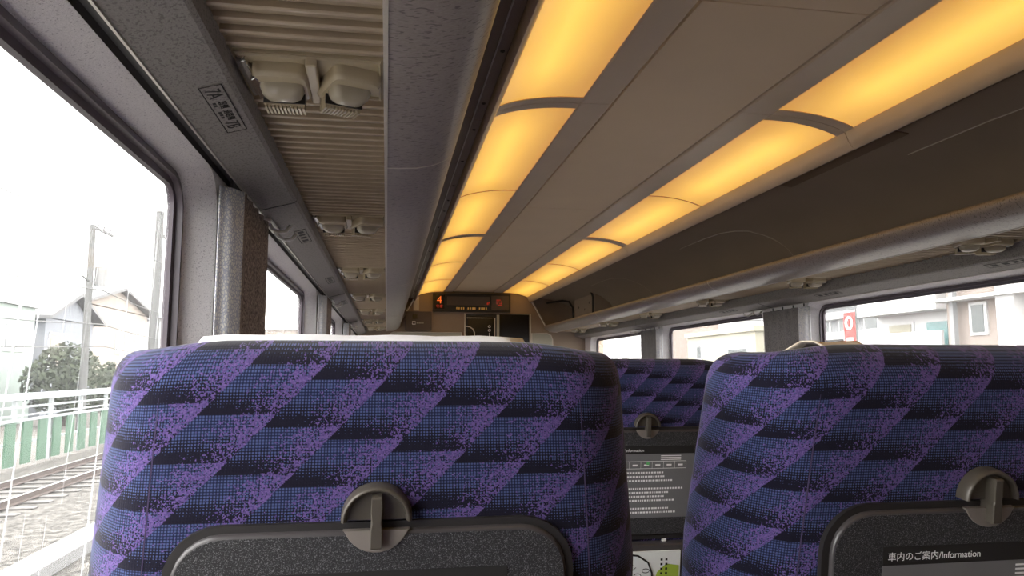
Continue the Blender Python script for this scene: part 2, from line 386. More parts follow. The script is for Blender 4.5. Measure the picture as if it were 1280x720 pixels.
    for a, b in zip(seams[:-1], seams[1:]):
        MB().ext(prof(nose, s), a + 0.003, b - 0.003).build('rack_front', 'rack_speckle', lr, lr.location, smooth=True, sharp=40)
        if b < 8.7: MB().ext(prof([(d + (0.0015 if d > 0.95 else -0.0008), z - (0.0010 if d > 0.87 else 0)) for d, z in nose[:11]] + [(0.89, 0.533), (1.0, 0.48)], s), b - 0.003, b + 0.003).build('joint_strip', 'cream_edge', lr, lr.location)
    MB().ext(prof([(1.0135, 0.4595), (1.0205, 0.4595), (1.0205, 0.50), (1.0135, 0.50)], s), Y0, Y1 - 0.01).build('edge_strip', 'cream_edge', lr, lr.location)
    MB().ext(prof([(1.018, 0.4825), (1.30, 0.4825), (1.30, 0.50), (1.018, 0.50)], s), Y0, Y1 - 0.01).build('underside', 'slat_beige', lr, lr.location)
    # slats of the underside
    UN = [1.187 + 1.158 * q for q in range(-3, 7)]
    sl = MB()
    p = 0.0385
    for seg in ([(0, 0.4815), (0, 0.4660), (0.003, 0.4640), (0.008, 0.4645), (p - 0.007, 0.4715), (p - 0.006, 0.4815)],):
        sl.quad_strip([[(X(1.0205, s), a, CZ + z) for a, z in seg], [(X(1.2425, s), a, CZ + z) for a, z in seg]], True, True)
    proto = sl.build('slat', 'slat_beige', lr, lr.location)
    rest = MB(); first = True
    lo, hi = (0.55, 4.6) if s < 0 else (1.6, 5.6)
    for q in range(int((Y1 - Y0) / p) - 1):
        y = Y0 + 0.02 + q * p
        if any(uy - 0.085 - p < y < uy + 0.085 for uy in UN): continue
        if lo < y < hi:
            o = proto if first else proto.copy()
            if not first: col.objects.link(o)
            first = False; o.location.y = y
        else:
            rest.quad_strip([[(X(1.0205, s), y + a, CZ + z) for a, z in seg], [(X(1.2425, s), y + a, CZ + z) for a, z in seg]], True, True)
    tag(rest.build('far_slats', 'slat_beige', lr, lr.location), kind='stuff')
    # cove behind the rack
    cove = [(0.768, 0.870), (0.83, 0.868), (0.95, 0.850), (1.08, 0.815), (1.19, 0.765), (1.28, 0.70), (1.345, 0.62), (1.385, 0.54), (1.39, 0.52), (1.50, 0.52), (1.52, 0.62), (1.45, 0.80), (1.2, 0.93), (0.768, 0.99)]
    cv = MB().ext(prof(cove, s), Y0, Y1).build('trim_3' if s < 0 else 'trim_4', 'cove_brown', smooth=True, sharp=50)
    struct(cv, 'dark brown curved cove above the %s luggage rack' % side, 'cove')
    def on_cove(d):      # height of the cove's face at a distance from the middle
        for (a, za), (b, zb_) in zip(cove[:8], cove[1:9]):
            if a <= d <= b: return za + (zb_ - za) * (d - a) / (b - a)
        return 0.54
    for ya in (1.62, 3.92, 6.22):
        pts = [(X(d, s), y, CZ + on_cove(d) + 0.0005) for d, y in [(1.38, ya), (1.34, ya), (1.28, ya), (1.22, ya + 0.005), (1.15, ya + 0.03), (1.08, ya + 0.08), (1.03, ya + 0.16), (1.0, ya + 0.28), (0.99, ya + 0.5), (0.99, ya + 0.9)]]
        MB().tube(pts, 0.003, 6).build('panel_joint', 'cream_edge', cv)
    MB().ext(prof([(0.80, 0.866), (0.86, 0.858), (0.86, 0.875), (0.80, 0.875)], s), 2.35, 3.15).build('hatch_plate', 'rail_brown', cv)
    # rail with screws beside the lamps
    rl = thing('ceiling_rail', 'dark brown screwed rail beside the %s lamp strip' % side, 'rail', (X(0.73, s), 0, CZ + 0.84))
    for a, b in ((-3, -0.15), (-0.15, 2.40), (2.40, 4.98), (4.98, 7.56), (7.56, 8.74)):
        MB().ext(prof([(0.705, 0.838), (0.7355, 0.838), (0.7355, 0.90), (0.705, 0.90)], s), a + 0.002, b - 0.002).build('inner_strip', 'rail_brown', rl, rl.location)
        MB().ext(prof([(0.7385, 0.842), (0.765, 0.846), (0.765, 0.90), (0.7385, 0.90)], s), a + 0.002, b - 0.002).build('outer_strip', 'rail_brown', rl, rl.location)
    MB().ext(prof([(0.7355, 0.836), (0.7385, 0.836), (0.7385, 0.90), (0.7355, 0.90)], s), Y0, Y1 - 0.02).build('edge_line', 'alu_rail', rl, rl.location)  # pale metal strip standing in for the highlight line along the rail
    sm = MB()
    ring = [[(X(0.7205, s) + rr * math.cos(a), rr * math.sin(a), CZ + z) for a in [2 * math.pi * q / 10 for q in range(10)]] for rr, z in ((0.0065, 0.839), (0.0065, 0.8355), (0.004, 0.8345), (0.0025, 0.8365))]
    sm.quad_strip(ring, True, True)
    sc0 = sm.build('screw', 'black_mat', rl, rl.location)
    ys = [1.85, 2.24, 2.5, 2.9, 3.3, 3.6, 3.85, 4.3, 4.8, 5.2, 5.7, 6.2, 6.8, 7.3, 7.9]
    for q, y in enumerate(ys):
        o = sc0 if q == 0 else sc0.copy()
        if q: col.objects.link(o)
        o.location.y = y
# ------------------------------------------------------------------ ceiling
ce = bpy.data.objects.new('ceiling', None); col.objects.link(ce); ce.location = (XC, 0, CZ + 0.935)
struct(ce, 'beige car ceiling with flat middle panels and grey lamp frames', 'ceiling')
off = ce.location
MB().box((X(1.55, -1), Y0, CZ + 0.995), (X(1.55, 1), Y1, CZ + 1.06)).build('roof_slab', 'dark_gap', ce, off)
for a, b in ((-3, -0.75), (-0.75, 1.68), (1.68, 4.11), (4.11, 6.54), (6.54, 8.75)):
    MB().box((X(0.234, -1), a + 0.0015, CZ + 0.933), (X(0.234, 1), b - 0.0015, CZ + 0.97)).build('ceiling_panel', 'ceiling_beige', ce, off, bevel=0.002)
SEAM = [-2.66, -1.39, -0.12, 1.15, 2.42, 3.70, 5.0, 6.28, 7.52, 8.74]
WIDE = {-2.66, -0.12, 2.42, 5.0, 7.52 + 99}
lampn = 0
arc = [(0.36, 0.9285), (0.40, 0.9282), (0.44, 0.9265), (0.48, 0.923), (0.52, 0.9175), (0.56, 0.910), (0.60, 0.900), (0.63, 0.890), (0.652, 0.880)]
ordw = ['first', 'second', 'third', 'fourth', 'fifth', 'sixth', 'seventh', 'eighth', 'ninth', 'tenth']
for s, side in SIDES:
    # inner frame strip, outer lip
    for a, b in ((-3, -0.12), (-0.12, 2.42), (2.42, 5.0), (5.0, 7.52), (7.52, 8.74)):
        MB().ext(prof([(0.243, 0.933), (0.250, 0.929), (0.352, 0.926), (0.360, 0.928), (0.360, 0.97), (0.243, 0.97)], s), a + 0.0015, b - 0.0015).build('frame_strip', 'ceiling_frame', ce, off)
        MB().ext(prof([(0.652, 0.880), (0.655, 0.868), (0.664, 0.845), (0.678, 0.822), (0.690, 0.815), (0.700, 0.822), (0.703, 0.85), (0.703, 0.95), (0.652, 0.95)], s), a + 0.0015, b - 0.0015).build('lip_strip', 'ceiling_frame', ce, off, smooth=True, sharp=50)
    for q, (a, b) in enumerate(zip(SEAM[:-1], SEAM[1:])):
        ga = 0.052 if a in WIDE else 0.004; gb = 0.052 if b in WIDE else 0.004
        if a == -2.66: ga = 0.052
        vis = q - 2
        if vis < 1: lab = 'lit amber ceiling panel above or behind the camera in the %s lamp strip' % side
        else: lab = '%s lit amber ceiling panel from the camera in the %s lamp strip' % (ordw[vis - 1], side)
        if vis == len(SEAM) - 4: lab = 'farthest lit amber ceiling panel in the %s lamp strip by the end wall' % side
        lt = thing('ceiling_light', lab, 'ceiling light', (X(0.5, s), (a + b) / 2, CZ + 0.92), 'amber ceiling panels of the %s strip' % side)
        d = MB()
        ya, yb = a + ga, b - gb; ny = 6
        d.uv = []
        rings = []
        for i in range(ny + 1):
            y = ya + (yb - ya) * i / ny
            rings.append([(X(dx, s), y, CZ + z) for dx, z in arc])
            d.uv += [(j / (len(arc) - 1), i / ny) for j in range(len(arc))]
        d.quad_strip(rings, False)
        d.build('diffuser', 'lamp_diffuser', lt, lt.location, smooth=True)
        for (ea, eb) in ((a + 0.0015, ya), (yb, b - 0.0015)):
            if eb - ea < 0.001: continue
            lowr = [(dx, z - 0.003) for dx, z in arc] + [(0.652, 0.94), (0.36, 0.94)]
            MB().ext(prof(lowr, s), ea, eb).build('cross_frame', 'ceiling_frame', lt, lt.location)
# ------------------------------------------------------------------ end wall, back wall
wf = MB().box((X(1.6, -1), Y1, 0), (X(1.6, 1), Y1 + 0.05, 2.4)).build('wall_front', 'bulkhead_brown')
struct(wf, 'brown end wall of the car below the lamp strips', 'wall')
struct(MB().box((X(1.6, -1), Y0 - 0.05, -0.06), (X(1.6, 1), Y0, 2.4)).build('wall_back', 'bulkhead_brown'), 'brown wall at the rear end of the car', 'wall')
def onwall(name, poly, mat, y0, y1, parent, off=(0, 0, 0)):
    return MB().prism([(x, CZ + z) for x, z in poly], 'y', Y1 - y0, Y1 - y1).build(name, mat, parent, off)
def outline(name, pts, r, mat, parent, off=(0, 0, 0), y=0.012):
    return MB().tube([(x, Y1 - y, CZ + z) for x, z in pts], r, 6).build(name, mat, parent, off)
for (pp_, nm) in (([(0.02, -1.19), (0.02, 0.39), (0.035, 0.425), (0.075, 0.445), (0.868, 0.445), (0.868, -1.19)], 'panel'), ([(1.715, -1.19), (1.715, 0.445), (1.90, 0.445), (1.95, 0.42), (1.97, 0.37), (1.97, -1.19)], 'panel')):
    onwall(nm, pp_, 'panel_green_grey', 0.0, 0.008, wf); outline('panel_edge', pp_, 0.0075, 'cream_edge', wf)
for s in (-1, 1):
    MB().tube([(X(0.69, s), Y1 - 0.02, CZ + 0.86), (X(0.90, s), Y1 - 0.02, CZ + 0.49), (X(0.93, s), Y1 - 0.02, CZ + 0.47), (X(1.02, s), Y1 - 0.02, CZ + 0.462)], 0.011, 6).build('slanted_trim', 'cream_edge', wf)
onwall('small_plate', [(0.30, 0.70), (0.365, 0.70), (0.365, 0.865), (0.30, 0.865)], 'cream_edge', 0, 0.012, wf)
d = bpy.data.objects.new('door_1', None); col.objects.link(d); d.location = (1.3, Y1, 0); off = d.location
struct(d, 'dark glazed sliding door in a pale frame at the end of the car', 'door')
onwall('door_leaf', [(0.907, -1.19), (1.69, -1.19), (1.69, 0.671), (0.907, 0.671)], 'black_mat', 0.0, 0.01, d, off)
onwall('glass', [(0.945, -1.0), (1.25, -1.0), (1.25, 0.635), (0.945, 0.635)], 'black_gloss', 0.01, 0.016, d, off)
onwall('dark_panel', [(1.325, -1.19), (1.675, -1.19), (1.675, 0.66), (1.325, 0.66)], 'black_gloss', 0.01, 0.016, d, off)
outline('frame', [(0.907, -1.19), (0.907, 0.671), (1.695, 0.671), (1.695, -1.19)], 0.010, 'cream_edge', d, off, 0.016)
outline('door_edge', [(0.93, 0.62), (1.265, 0.62), (1.265, -1.19)], 0.006, 'cream_edge', d, off, 0.02)
MB().box((1.288, Y1 - 0.03, 0.01), (1.318, Y1 - 0.008, CZ + 0.66)).build('mullion', 'panel_green_grey', d, off)
outline('curved_line', [(0.915, 0.52), (0.96, 0.515), (1.0, 0.49), (1.02, 0.45), (1.022, 0.36)], 0.007, 'cream_edge', d, off, 0.02)
for q, zz in enumerate((0.52, 0.475, 0.43)):
    outline('sticker', [(1.20 + 0.015 * math.cos(a), zz + 0.013 * math.sin(a)) for a in [R(40 * i) for i in range(10)]] if q < 2 else [(1.20, 0.445), (1.20, 0.40)], 0.004, 'print_white', d, off, 0.018)
# LED display above the door
ds = thing('display_sign', 'black passenger display sign with an orange 4 above the end door', 'sign', (0.985, Y1, CZ + 0.70)); off = ds.location
onwall('housing', [(0.525, 0.69), (1.45, 0.69), (1.45, 0.905), (0.525, 0.905)], 'black_mat', 0, 0.05, ds, off)
onwall('number_window', [(0.545, 0.72), (0.66, 0.72), (0.66, 0.885), (0.545, 0.885)], 'black_gloss', 0.05, 0.054, ds, off)
onwall('screen', [(0.69, 0.765), (1.20, 0.765), (1.20, 0.87), (0.69, 0.87)], 'box_brown', 0.05, 0.056, ds, off)
onwall('status_window', [(1.22, 0.715), (1.43, 0.715), (1.43, 0.885), (1.22, 0.885)], 'box_brown', 0.05, 0.054, ds, off)
text_obj('car_number', '4', 0.125, 'led_orange', ds, (0.600 - 0.985, -0.058, 0.085), (R(90), 0, 0), 0.001, 'CENTER')
text_obj('car_text', '号車', 0.042, 'led_red', ds, (0.600 - 0.985, -0.058, 0.035), (R(90), 0, 0), 0.001, 'CENTER')
m = MB()
for x in [0.80 + 0.027 * q for q in range(14)]:
    if random.random() < 0.8: m.box((x, Y1 - 0.056, CZ + 0.715), (x + random.choice((0.012, 0.02)), Y1 - 0.053, CZ + 0.742))
m.build('text_row', 'led_amber', ds, off)
m = MB()
for i in range(4):
    for j in range(4):
        if (i * 3 + j * 5) % 4: m.box((1.28 + 0.018 * i, Y1 - 0.057, CZ + 0.765 + 0.02 * j), (1.291 + 0.018 * i, Y1 - 0.054, CZ + 0.778 + 0.02 * j))
m.build('status_icon', 'led_red', ds, off)
m = MB(); m.box((1.165, Y1 - 0.059, CZ + 0.775), (1.18, Y1 - 0.056, CZ + 0.80)); m.box((1.185, Y1 - 0.059, CZ + 0.79), (1.195, Y1 - 0.056, CZ + 0.81)); m.build('screen_icon', 'led_red', ds, off)
bx = thing('wall_box', 'dark brown box with a small white symbol on the end wall', 'box', (0.36, Y1, CZ + 0.47)); off = bx.location
MB().prism([(x, CZ + z) for x, z in rrect(0.205, 0.512, 0.462, 0.685, 0.012, 3)], 'y', Y1, Y1 - 0.06).build('housing', 'box_brown', bx, off)
onwall('dark_window', [(0.29, 0.60), (0.345, 0.60), (0.345, 0.65), (0.29, 0.65)], 'black_gloss', 0.06, 0.063, bx, off)
outline('symbol', [(0.288, 0.535), (0.322, 0.535), (0.322, 0.568), (0.288, 0.568), (0.288, 0.535)], 0.005, 'print_white', bx, off, 0.062)
m = MB()
for q in range(6): m.box((0.338 + 0.014 * q, Y1 - 0.063, CZ + 0.543), (0.348 + 0.014 * q, Y1 - 0.06, CZ + 0.560))
m.build('symbol_text', 'panel_green_grey', bx, off)
# equipment panel at the end of the right rack
ep = thing('equipment_panel', 'beige equipment panel with dark holes at the far end of the right rack', 'panel', (2.2, 8.0, CZ + 0.53)); off = ep.location
pz = [(7.42, 0.535), (8.25, 0.535), (8.25, 0.80), (8.15, 0.83), (7.50, 0.84), (7.42, 0.82)]
MB().prism([(y, CZ + z) for y, z in pz], 'x', 2.12, 2.40).build('cover', 'cove_brown', ep, off, bevel=0.008)
for (y, z) in ((7.62, 0.72), (7.80, 0.66), (8.05, 0.70)):
    MB().quad_strip([[(xx, y + 0.014 * math.cos(a), CZ + z + 0.014 * math.sin(a)) for a in [R(45 * i) for i in range(8)]] for xx in (2.1185, 2.13)], True, True).build('hole', 'black_mat', ep, off)
MB().tube([(2.11, 8.25, CZ + 0.535), (2.10, 8.25, CZ + 0.72), (2.07, 8.30, CZ + 0.79), (2.02, 8.40, CZ + 0.81), (1.9, 8.72, CZ + 0.81)], 0.012, 8).build('edge_seal', 'black_mat', ep, off)
MB().tube([(2.11, 7.44, CZ + 0.535), (2.11, 7.43, CZ + 0.76), (2.10, 7.47, CZ + 0.83)], 0.012, 8).build('edge_seal', 'black_mat', ep, off)
# ------------------------------------------------------------------ seats
TILT = R(9.5); PIV = 0.42; HB = CZ + 0.019 - PIV      # backrest: pivot height and length along the tilted back
HL = HB / math.cos(TILT)
def tl(x, y, h):       # backrest coordinates (y forward from the rear face, h along the back) to seat coordinates
    return (x, y * math.cos(TILT) - h * math.sin(TILT), PIV + h * math.cos(TILT) + y * math.sin(TILT))
contour = [(0, 0), (0.05, 0), (0.10, 0), (0.15, 0.001), (0.178, 0.003), (0.190, 0.0055), (0.203, 0.010), (0.219, 0.021), (0.234, 0.037), (0.246, 0.056), (0.255, 0.078), (0.259, 0.10), (0.258, 0.125), (0.250, 0.146), (0.232, 0.160), (0.205, 0.166), (0.15, 0.163), (0.08, 0.158), (0, 0.156)]
def backrest():
    m = MB(); m.uv = []
    full = contour + [(-x, y) for x, y in reversed(contour[1:-1])]
    n = len(full)
    arcl = [0]
    for a, b in zip(contour[:-1], contour[1:]): arcl.append(arcl[-1] + math.dist(a, b))
    ua = arcl + [-q for q in reversed(arcl[1:-1])]
    rings = []; r = 0.040
    hs = [0, 0.15, 0.3, 0.42, 0.5, 0.58, 0.64, 0.68, 0.71] + [HL - r + r * math.sin(R(a)) for a in (0, 12, 25, 38, 50, 60, 70, 78, 84, 88)]
    for h in hs:
        tq = max(0, (h - (HL - r)) / r)
        ins = r * (1 - math.sqrt(max(0, 1 - tq * tq))); ins3 = r * (1 - max(0, 1 - tq ** 3) ** (1 / 3))
        ww = 0.955 + 0.10 * min(1, max(0, (HL - h) / 0.24))
        ring = []
        for x, y in full:
            ax = abs(x); ex = ax * ww
            droop = 0.010 * max(0, (ax - 0.12) / 0.14) ** 2 * min(1, max(0, (h - 0.60) / 0.18))
            k = min(1.0, max(0.0, ax - 0.14) / 0.12)
            front = -y * math.tan(TILT) * min(1, max(0, (h - 0.55) / 0.2)) * (1 - 0.75 * k)
            xx = max(0, ex - ins3 * k * 0.9)
            cy = 0.08
            ys = y + (cy - y) * (ins / r) * (0.72 - 0.1 * k)
            ring.append(tl(math.copysign(xx, x), ys, h - droop + front))
        rings.append(ring)
        m.uv += [(q, h) for q in ua]
    m.quad_strip(rings, True)
    # cap
    b = (len(rings) - 1) * n
    c = len(m.v); ctr = [sum(p[i] for p in rings[-1]) / n for i in range(3)]; m.v.append(tuple(ctr)); m.uv.append((0.5, HL + 0.03))
    for j in range(n): m.f.append((b + j, b + (j + 1) % n, c)); m.mi.append(0)
    return m
TRAY_T = (CZ - 0.139 - PIV) / math.cos(TILT)           # top of the tray along the back
LAT = TRAY_T + 0.010
def plate_poly(w, h0, h1, r, rb=0.012):
    pts = []
    for cx, cy, a0, rr in ((w - rb, h0 + rb, -90, rb), (w - r, h1 - r, 0, r), (-w + r, h1 - r, 90, r), (-w + rb, h0 + rb, 180, rb)):
        for k in range(7): a = R(a0 + 15 * k); pts.append((cx + rr * math.cos(a), cy + rr * math.sin(a)))
    return pts
def slab(poly, ya, yb, bev=0.0):
    m = MB()
    cx = sum(p[0] for p in poly) / len(poly); cy = sum(p[1] for p in poly) / len(poly)
    def shr(p, d): 
        L = math.hypot(p[0] - cx, p[1] - cy); return (p[0] - (p[0] - cx) / L * d, p[1] - (p[1] - cy) / L * d)
    rings = [[tl(x, ya, h) for x, h in poly]]
    if bev:
        rings.append([tl(x, yb + bev, h) for x, h in poly]); rings.append([tl(*(lambda s_: (s_[0], yb + bev * 0.3, s_[1]))(shr(p, bev * 0.4))) for p in poly])
        rings.append([tl(*(lambda s_: (s_[0], yb, s_[1]))(shr(p, bev))) for p in poly])
    else: rings.append([tl(x, yb, h) for x, h in poly])
    return m.quad_strip(rings, True, True)
def head_cover(mat, x0, x1, bulge):
    m = MB(); nx = 14; rings = []; path = [(0.044, -0.010), (0.050, 0.003), (0.078, 0.0125), (0.105, 0.0135), (0.14, 0.003), (0.166, -0.024), (0.176, -0.06), (0.180, -0.13), (0.176, -0.22)]
    for q in range(nx + 1):
        x = x0 + (x1 - x0) * q / nx; e = 1 - abs(2 * q / nx - 1) ** 5
        w = 0.0006 * math.sin(q * 1.7)
        rings.append([tl(x, y, HL + h - y * math.tan(TILT) + (bulge * e + w - 0.014 * max(0, (abs(x) - 0.12) / 0.14) ** 2) * (1 if i in (1, 2, 3, 4) else 0.3)) for i, (y, h) in enumerate(path)])
    m.quad_strip(rings, False)
    return m
def make_seat(label, group, cover_mat, cx0, cx1, bulge, info=True):
    root = thing('train_seat', label, 'seat', (0, 0, 0), group)
    b = backrest().build('backrest', 'seat_fabric', root, smooth=True)
    for s in (-1, 1):
        pts = []
        for k in range(24):
            h = 0.28 + (HL - 0.018 - 0.28) * k / 23
            ww = 0.955 + 0.10 * min(1, max(0, (HL - h) / 0.24))
            pts.append(tl(s * 0.1915 * ww, 0.0062, h - 0.026 * (k / 23) ** 6))
        MB().tube(pts, 0.0009, 5).build('seam', 'seam_dark', b)
    c = head_cover(cover_mat, cx0, cx1, bulge).build('head_cover', cover_mat, root, smooth=True)
    md = c.modifiers.new('thickness', 'SOLIDIFY'); md.thickness = 0.002; md.offset = 1
    # tray table
    slab(plate_poly(0.181, TRAY_T - 0.262, TRAY_T + 0.0065, 0.050), 0.012, -0.004).build('tray_recess', 'black_mat', root)  # black backing plate standing in for the shadowed gap around the tray
    t_ = slab(plate_poly(0.173, TRAY_T - 0.25, TRAY_T, 0.043), 0.0, -0.017, 0.003).build('tray_table', 'tray_rim', root, smooth=True, sharp=60)
    slab(plate_poly(0.1705, TRAY_T - 0.2475, TRAY_T - 0.0035, 0.041), -0.0165, -0.0178).build('speckled_face', 'tray_speckle', t_)
    t_.location = (0, 0.008 * math.cos(TILT), 0.008 * math.sin(TILT))
    if info:
        stt = TRAY_T - 0.036
        slab([(-0.118, stt - 0.019), (0.118, stt - 0.019), (0.118, stt), (-0.118, stt)], -0.0178, -0.0184).build('title_band', 'print_dark', t_)
        slab([(-0.118, stt - 0.172), (0.118, stt - 0.172), (0.118, stt - 0.019), (-0.118, stt - 0.019)], -0.0178, -0.0183).build('info_sheet', 'sticker_grey', t_)
        text_obj('title_text', '車内のご案内/Information', 0.0096, 'print_white', t_, tl(-0.113, -0.0188, stt - 0.0135), (R(90) + TILT, 0, 0), 0.0001)
        m = MB(); rr = random.Random(3)
        for row in range(11):
            if row in (3, 8): continue
            h = stt - 0.066 - 0.0095 * row; x = -0.10
            end = rr.uniform(0.02, 0.10)
            while x < end:
                wdt = rr.uniform(0.002, 0.006)
                m.quad_strip([[tl(x, -0.0183, h), tl(x + wdt, -0.0183, h), tl(x + wdt, -0.0183, h + 0.0042), tl(x, -0.0183, h + 0.0042)], [tl(x, -0.0186, h), tl(x + wdt, -0.0186, h), tl(x + wdt, -0.0186, h + 0.0042), tl(x, -0.0186, h + 0.0042)]], True, True)
                x += wdt + 0.0022
        for row in range(3):
            m.quad_strip([[tl(x, yy, h) for x, h in ((0.035, stt - 0.025 - row * 0.0045), (0.085, stt - 0.025 - row * 0.0045), (0.085, stt - 0.0232 - row * 0.0045), (0.035, stt - 0.0232 - row * 0.0045))] for yy in (-0.0183, -0.0186)], True, True)
        m.build('printed_lines', 'print_white', t_)
        m = MB()
        for q in range(7):
            x = -0.098 + 0.028 * q
            m.tube([tl(x, -0.0185, stt - 0.054), tl(x + 0.028, -0.0185, stt - 0.054), tl(x + 0.028, -0.0185, stt - 0.037), tl(x, -0.0185, stt - 0.037)], 0.0006, 4, True)
            m.quad_strip([[tl(a, yy, h) for a, h in ((x + 0.008, stt - 0.048), (x + 0.02, stt - 0.048), (x + 0.02, stt - 0.044), (x + 0.008, stt - 0.044))] for yy in (-0.0183, -0.0186)], True, True)
        m.build('car_diagram', 'print_white', t_)
        slab([(0.0, stt - 0.0455), (0.007, stt - 0.0455), (0.007, stt - 0.038), (0.0, stt - 0.038)], -0.0183, -0.0187).build('green_mark', 'print_green', t_)
    # round latch
    LR = 0.0312
    up = [(LR * math.cos(R(a)), LAT + LR * math.sin(R(a))) for a in range(0, 181, 12)]
    l = slab([(x * 0.86, LAT + (h - LAT) * 0.86) for x, h in up], 0.004, -0.009).build('latch', 'latch_brown', root)
    m = MB(); ring_o = []
    prof_l = [(0.80, -0.0085), (0.84, -0.0135), (0.91, -0.0165), (0.97, -0.0145), (1.0, -0.008), (1.0, 0.004)]
    m.quad_strip([[tl(x * k, y, LAT + (h - LAT) * k) for k, y in prof_l] for x, h in up], False)
    m.build('rim', 'latch_brown', l, smooth=True)
    lowp = [(LR * 0.93 * math.cos(R(a)), LAT + 0.93 * LR * math.sin(R(a))) for a in range(180, 361, 12)]
    lowp = [(x, min(h, LAT - 0.0085)) for x, h in lowp]
    slab(lowp, -0.006, -0.0118, 0.001).build('lower_plate', 'latch_light', l)
    kb = slab([(-0.0048, LAT - 0.0225), (0.0048, LAT - 0.0225), (0.0052, LAT - 0.004), (0.0046, LAT + 0.0), (0.0050, LAT + 0.010), (0.0044, LAT + 0.0235), (-0.0044, LAT + 0.0235), (-0.0050, LAT + 0.010), (-0.0046, LAT), (-0.0052, LAT - 0.004)], -0.003, -0.0215, 0.0015)
    kb.build('turn_knob', 'latch_brown', l)
    # pocket, cushion, legs, arm rests
    slab(plate_poly(0.165, 0.06, TRAY_T - 0.268, 0.02), 0.0, -0.022, 0.004).build('seat_pocket', 'tray_rim', root)
    slab([(0.048, TRAY_T - 0.292), (0.058, TRAY_T - 0.292), (0.058, TRAY_T - 0.262), (0.048, TRAY_T - 0.262)], 0.0, -0.006).build('care_tag', 'print_white', root)
    m = MB(); m.uv = []
    rings = []
    for y, z0, z1, w in ((0.03, 0.34, 0.44, 0.24), (0.06, 0.33, 0.455, 0.245), (0.30, 0.33, 0.47, 0.25), (0.48, 0.33, 0.48, 0.25), (0.54, 0.34, 0.465, 0.245), (0.56, 0.36, 0.43, 0.235)):
        pr = rrect(-w, w, z0, z1, 0.03, 3); rings.append([(x, y, z) for x, z in pr]); m.uv += [(x, y) for x, z in pr]
    m.quad_strip(rings, True, True); m.build('seat_cushion', 'seat_fabric', root, smooth=True, sharp=60)
    for s in (-1, 1):
        MB().box((s * 0.262 - 0.018, 0.02, 0.60), (s * 0.262 + 0.018, 0.40, 0.635)).build('armrest', 'tray_rim', root, bevel=0.008)
        MB().box((s * 0.2 - 0.02, 0.10, 0.0), (s * 0.2 + 0.02, 0.45, 0.34)).build('leg', 'seat_metal', root, bevel=0.006)
    return root
YB = 0.69 + math.sin(TILT) * LAT            # where the seat root stands so that the latch is 0.69 m ahead
PITCH = 1.158; XA, XB = -0.006, 0.612
s1 = make_seat('blue and purple patterned train seat straight ahead next to the left window', 'patterned train seats', 'white_cloth', -0.166, 0.142, 0.0012)
s1.location = (XA, YB, 0)
s2 = make_seat('blue and purple patterned aisle seat at the right edge of the photo', 'patterned train seats', 'cream_cloth', -0.150, -0.098, -0.0025)
s2.location = (XB, YB + 0.005, 0)
s3 = copy_tree(s2); s3['label'] = 'patterned aisle seat seen in the gap between the two nearest seats'
s3.location = (XB - 0.005, YB + PITCH - 0.155, 0)
for k in range(1, 7):
    for ci, x in enumerate((XA, XB, 2 * XC - XB, 2 * XC - XA)):
        if k == 1 and ci == 1: continue
        o = copy_tree(s2); o.location = (x, YB + PITCH * k, 0)
        o['label'] = 'patterned train seat hidden in the rows further along the car'
for k in (-1, -2):  # unseen rows behind the camera, added to shade the near seat backs
    for x in (XA, XB, 2 * XC - XB, 2 * XC - XA):
        o = copy_tree(s2); o.location = (x, YB + PITCH * k, 0); o['label'] = 'patterned train seat standing behind the camera'
for x in (2 * XC - XB, 2 * XC - XA):
    o = copy_tree(s2); o.location = (x, YB, 0); o['label'] = 'patterned train seat hidden in the rows further along the car'
# magazine in the pocket of the seat in the gap
mg = thing('magazine', 'white and green magazine in the pocket of the seat in the gap', 'magazine', tuple(s3.location)); off = (0, 0, 0)
h0, h1 = TRAY_T - 0.44, TRAY_T - 0.282
slab([(-0.075, h0), (0.085, h0), (0.085, h1), (-0.075, h1)], -0.024, -0.030).build('pages', 'magazine_white', mg)
gp = [(0.02 + 0.07 * math.cos(R(a)), h0 + 0.035 + 0.075 * math.sin(R(a))) for a in range(60, 301, 20)]
gp = [(0.082, h1 - 0.035), (0.05, h1 - 0.03), (0.028, h1 - 0.05), (0.022, h1 - 0.075), (0.032, h1 - 0.10), (0.026, h1 - 0.13), (0.03, h0 + 0.004), (0.082, h0 + 0.004)]
slab(gp, -0.030, -0.0305).build('green_shape', 'magazine_green', mg)
slab([(-0.03 + 0.026 * math.cos(R(a)), h1 - 0.075 + 0.008 * math.sin(R(a))) for a in range(0, 360, 30)], -0.030, -0.0305).build('green_shape', 'magazine_green', mg)
m = MB()
m.tube([tl(x, -0.0308, h) for x, h in ((-0.05, h1 - 0.004), (-0.02, h1 - 0.008), (0.005, h1 - 0.025), (0.015, h1 - 0.05), (0.018, h1 - 0.09))], 0.0022, 5)
for dx, dh in ((-0.045, -0.03), (-0.038, -0.036)): m.tube([tl(dx, -0.0306, h1 + dh - 0.012), tl(dx + 0.014, -0.0306, h1 + dh)], 0.0007, 4)
for cx, chh in ((-0.02, -0.056), (0.0, -0.045)): m.tube([tl(cx + 0.009 * math.cos(R(a)), -0.0306, h1 + chh + 0.005 * math.sin(R(a))) for a in range(0, 360, 40)], 0.0008, 4, True)
for i in range(2):
    for j in range(6): m.quad_strip([[tl(0.036 + 0.012 * i + dx, y, h1 - 0.022 - 0.011 * j + dh) for dx, dh in ((0, 0), (0.005, 0), (0.005, 0.005), (0, 0.005))] for y in (-0.0303, -0.0309)], True, True)
m.build('cover_drawing', 'print_dark', mg)
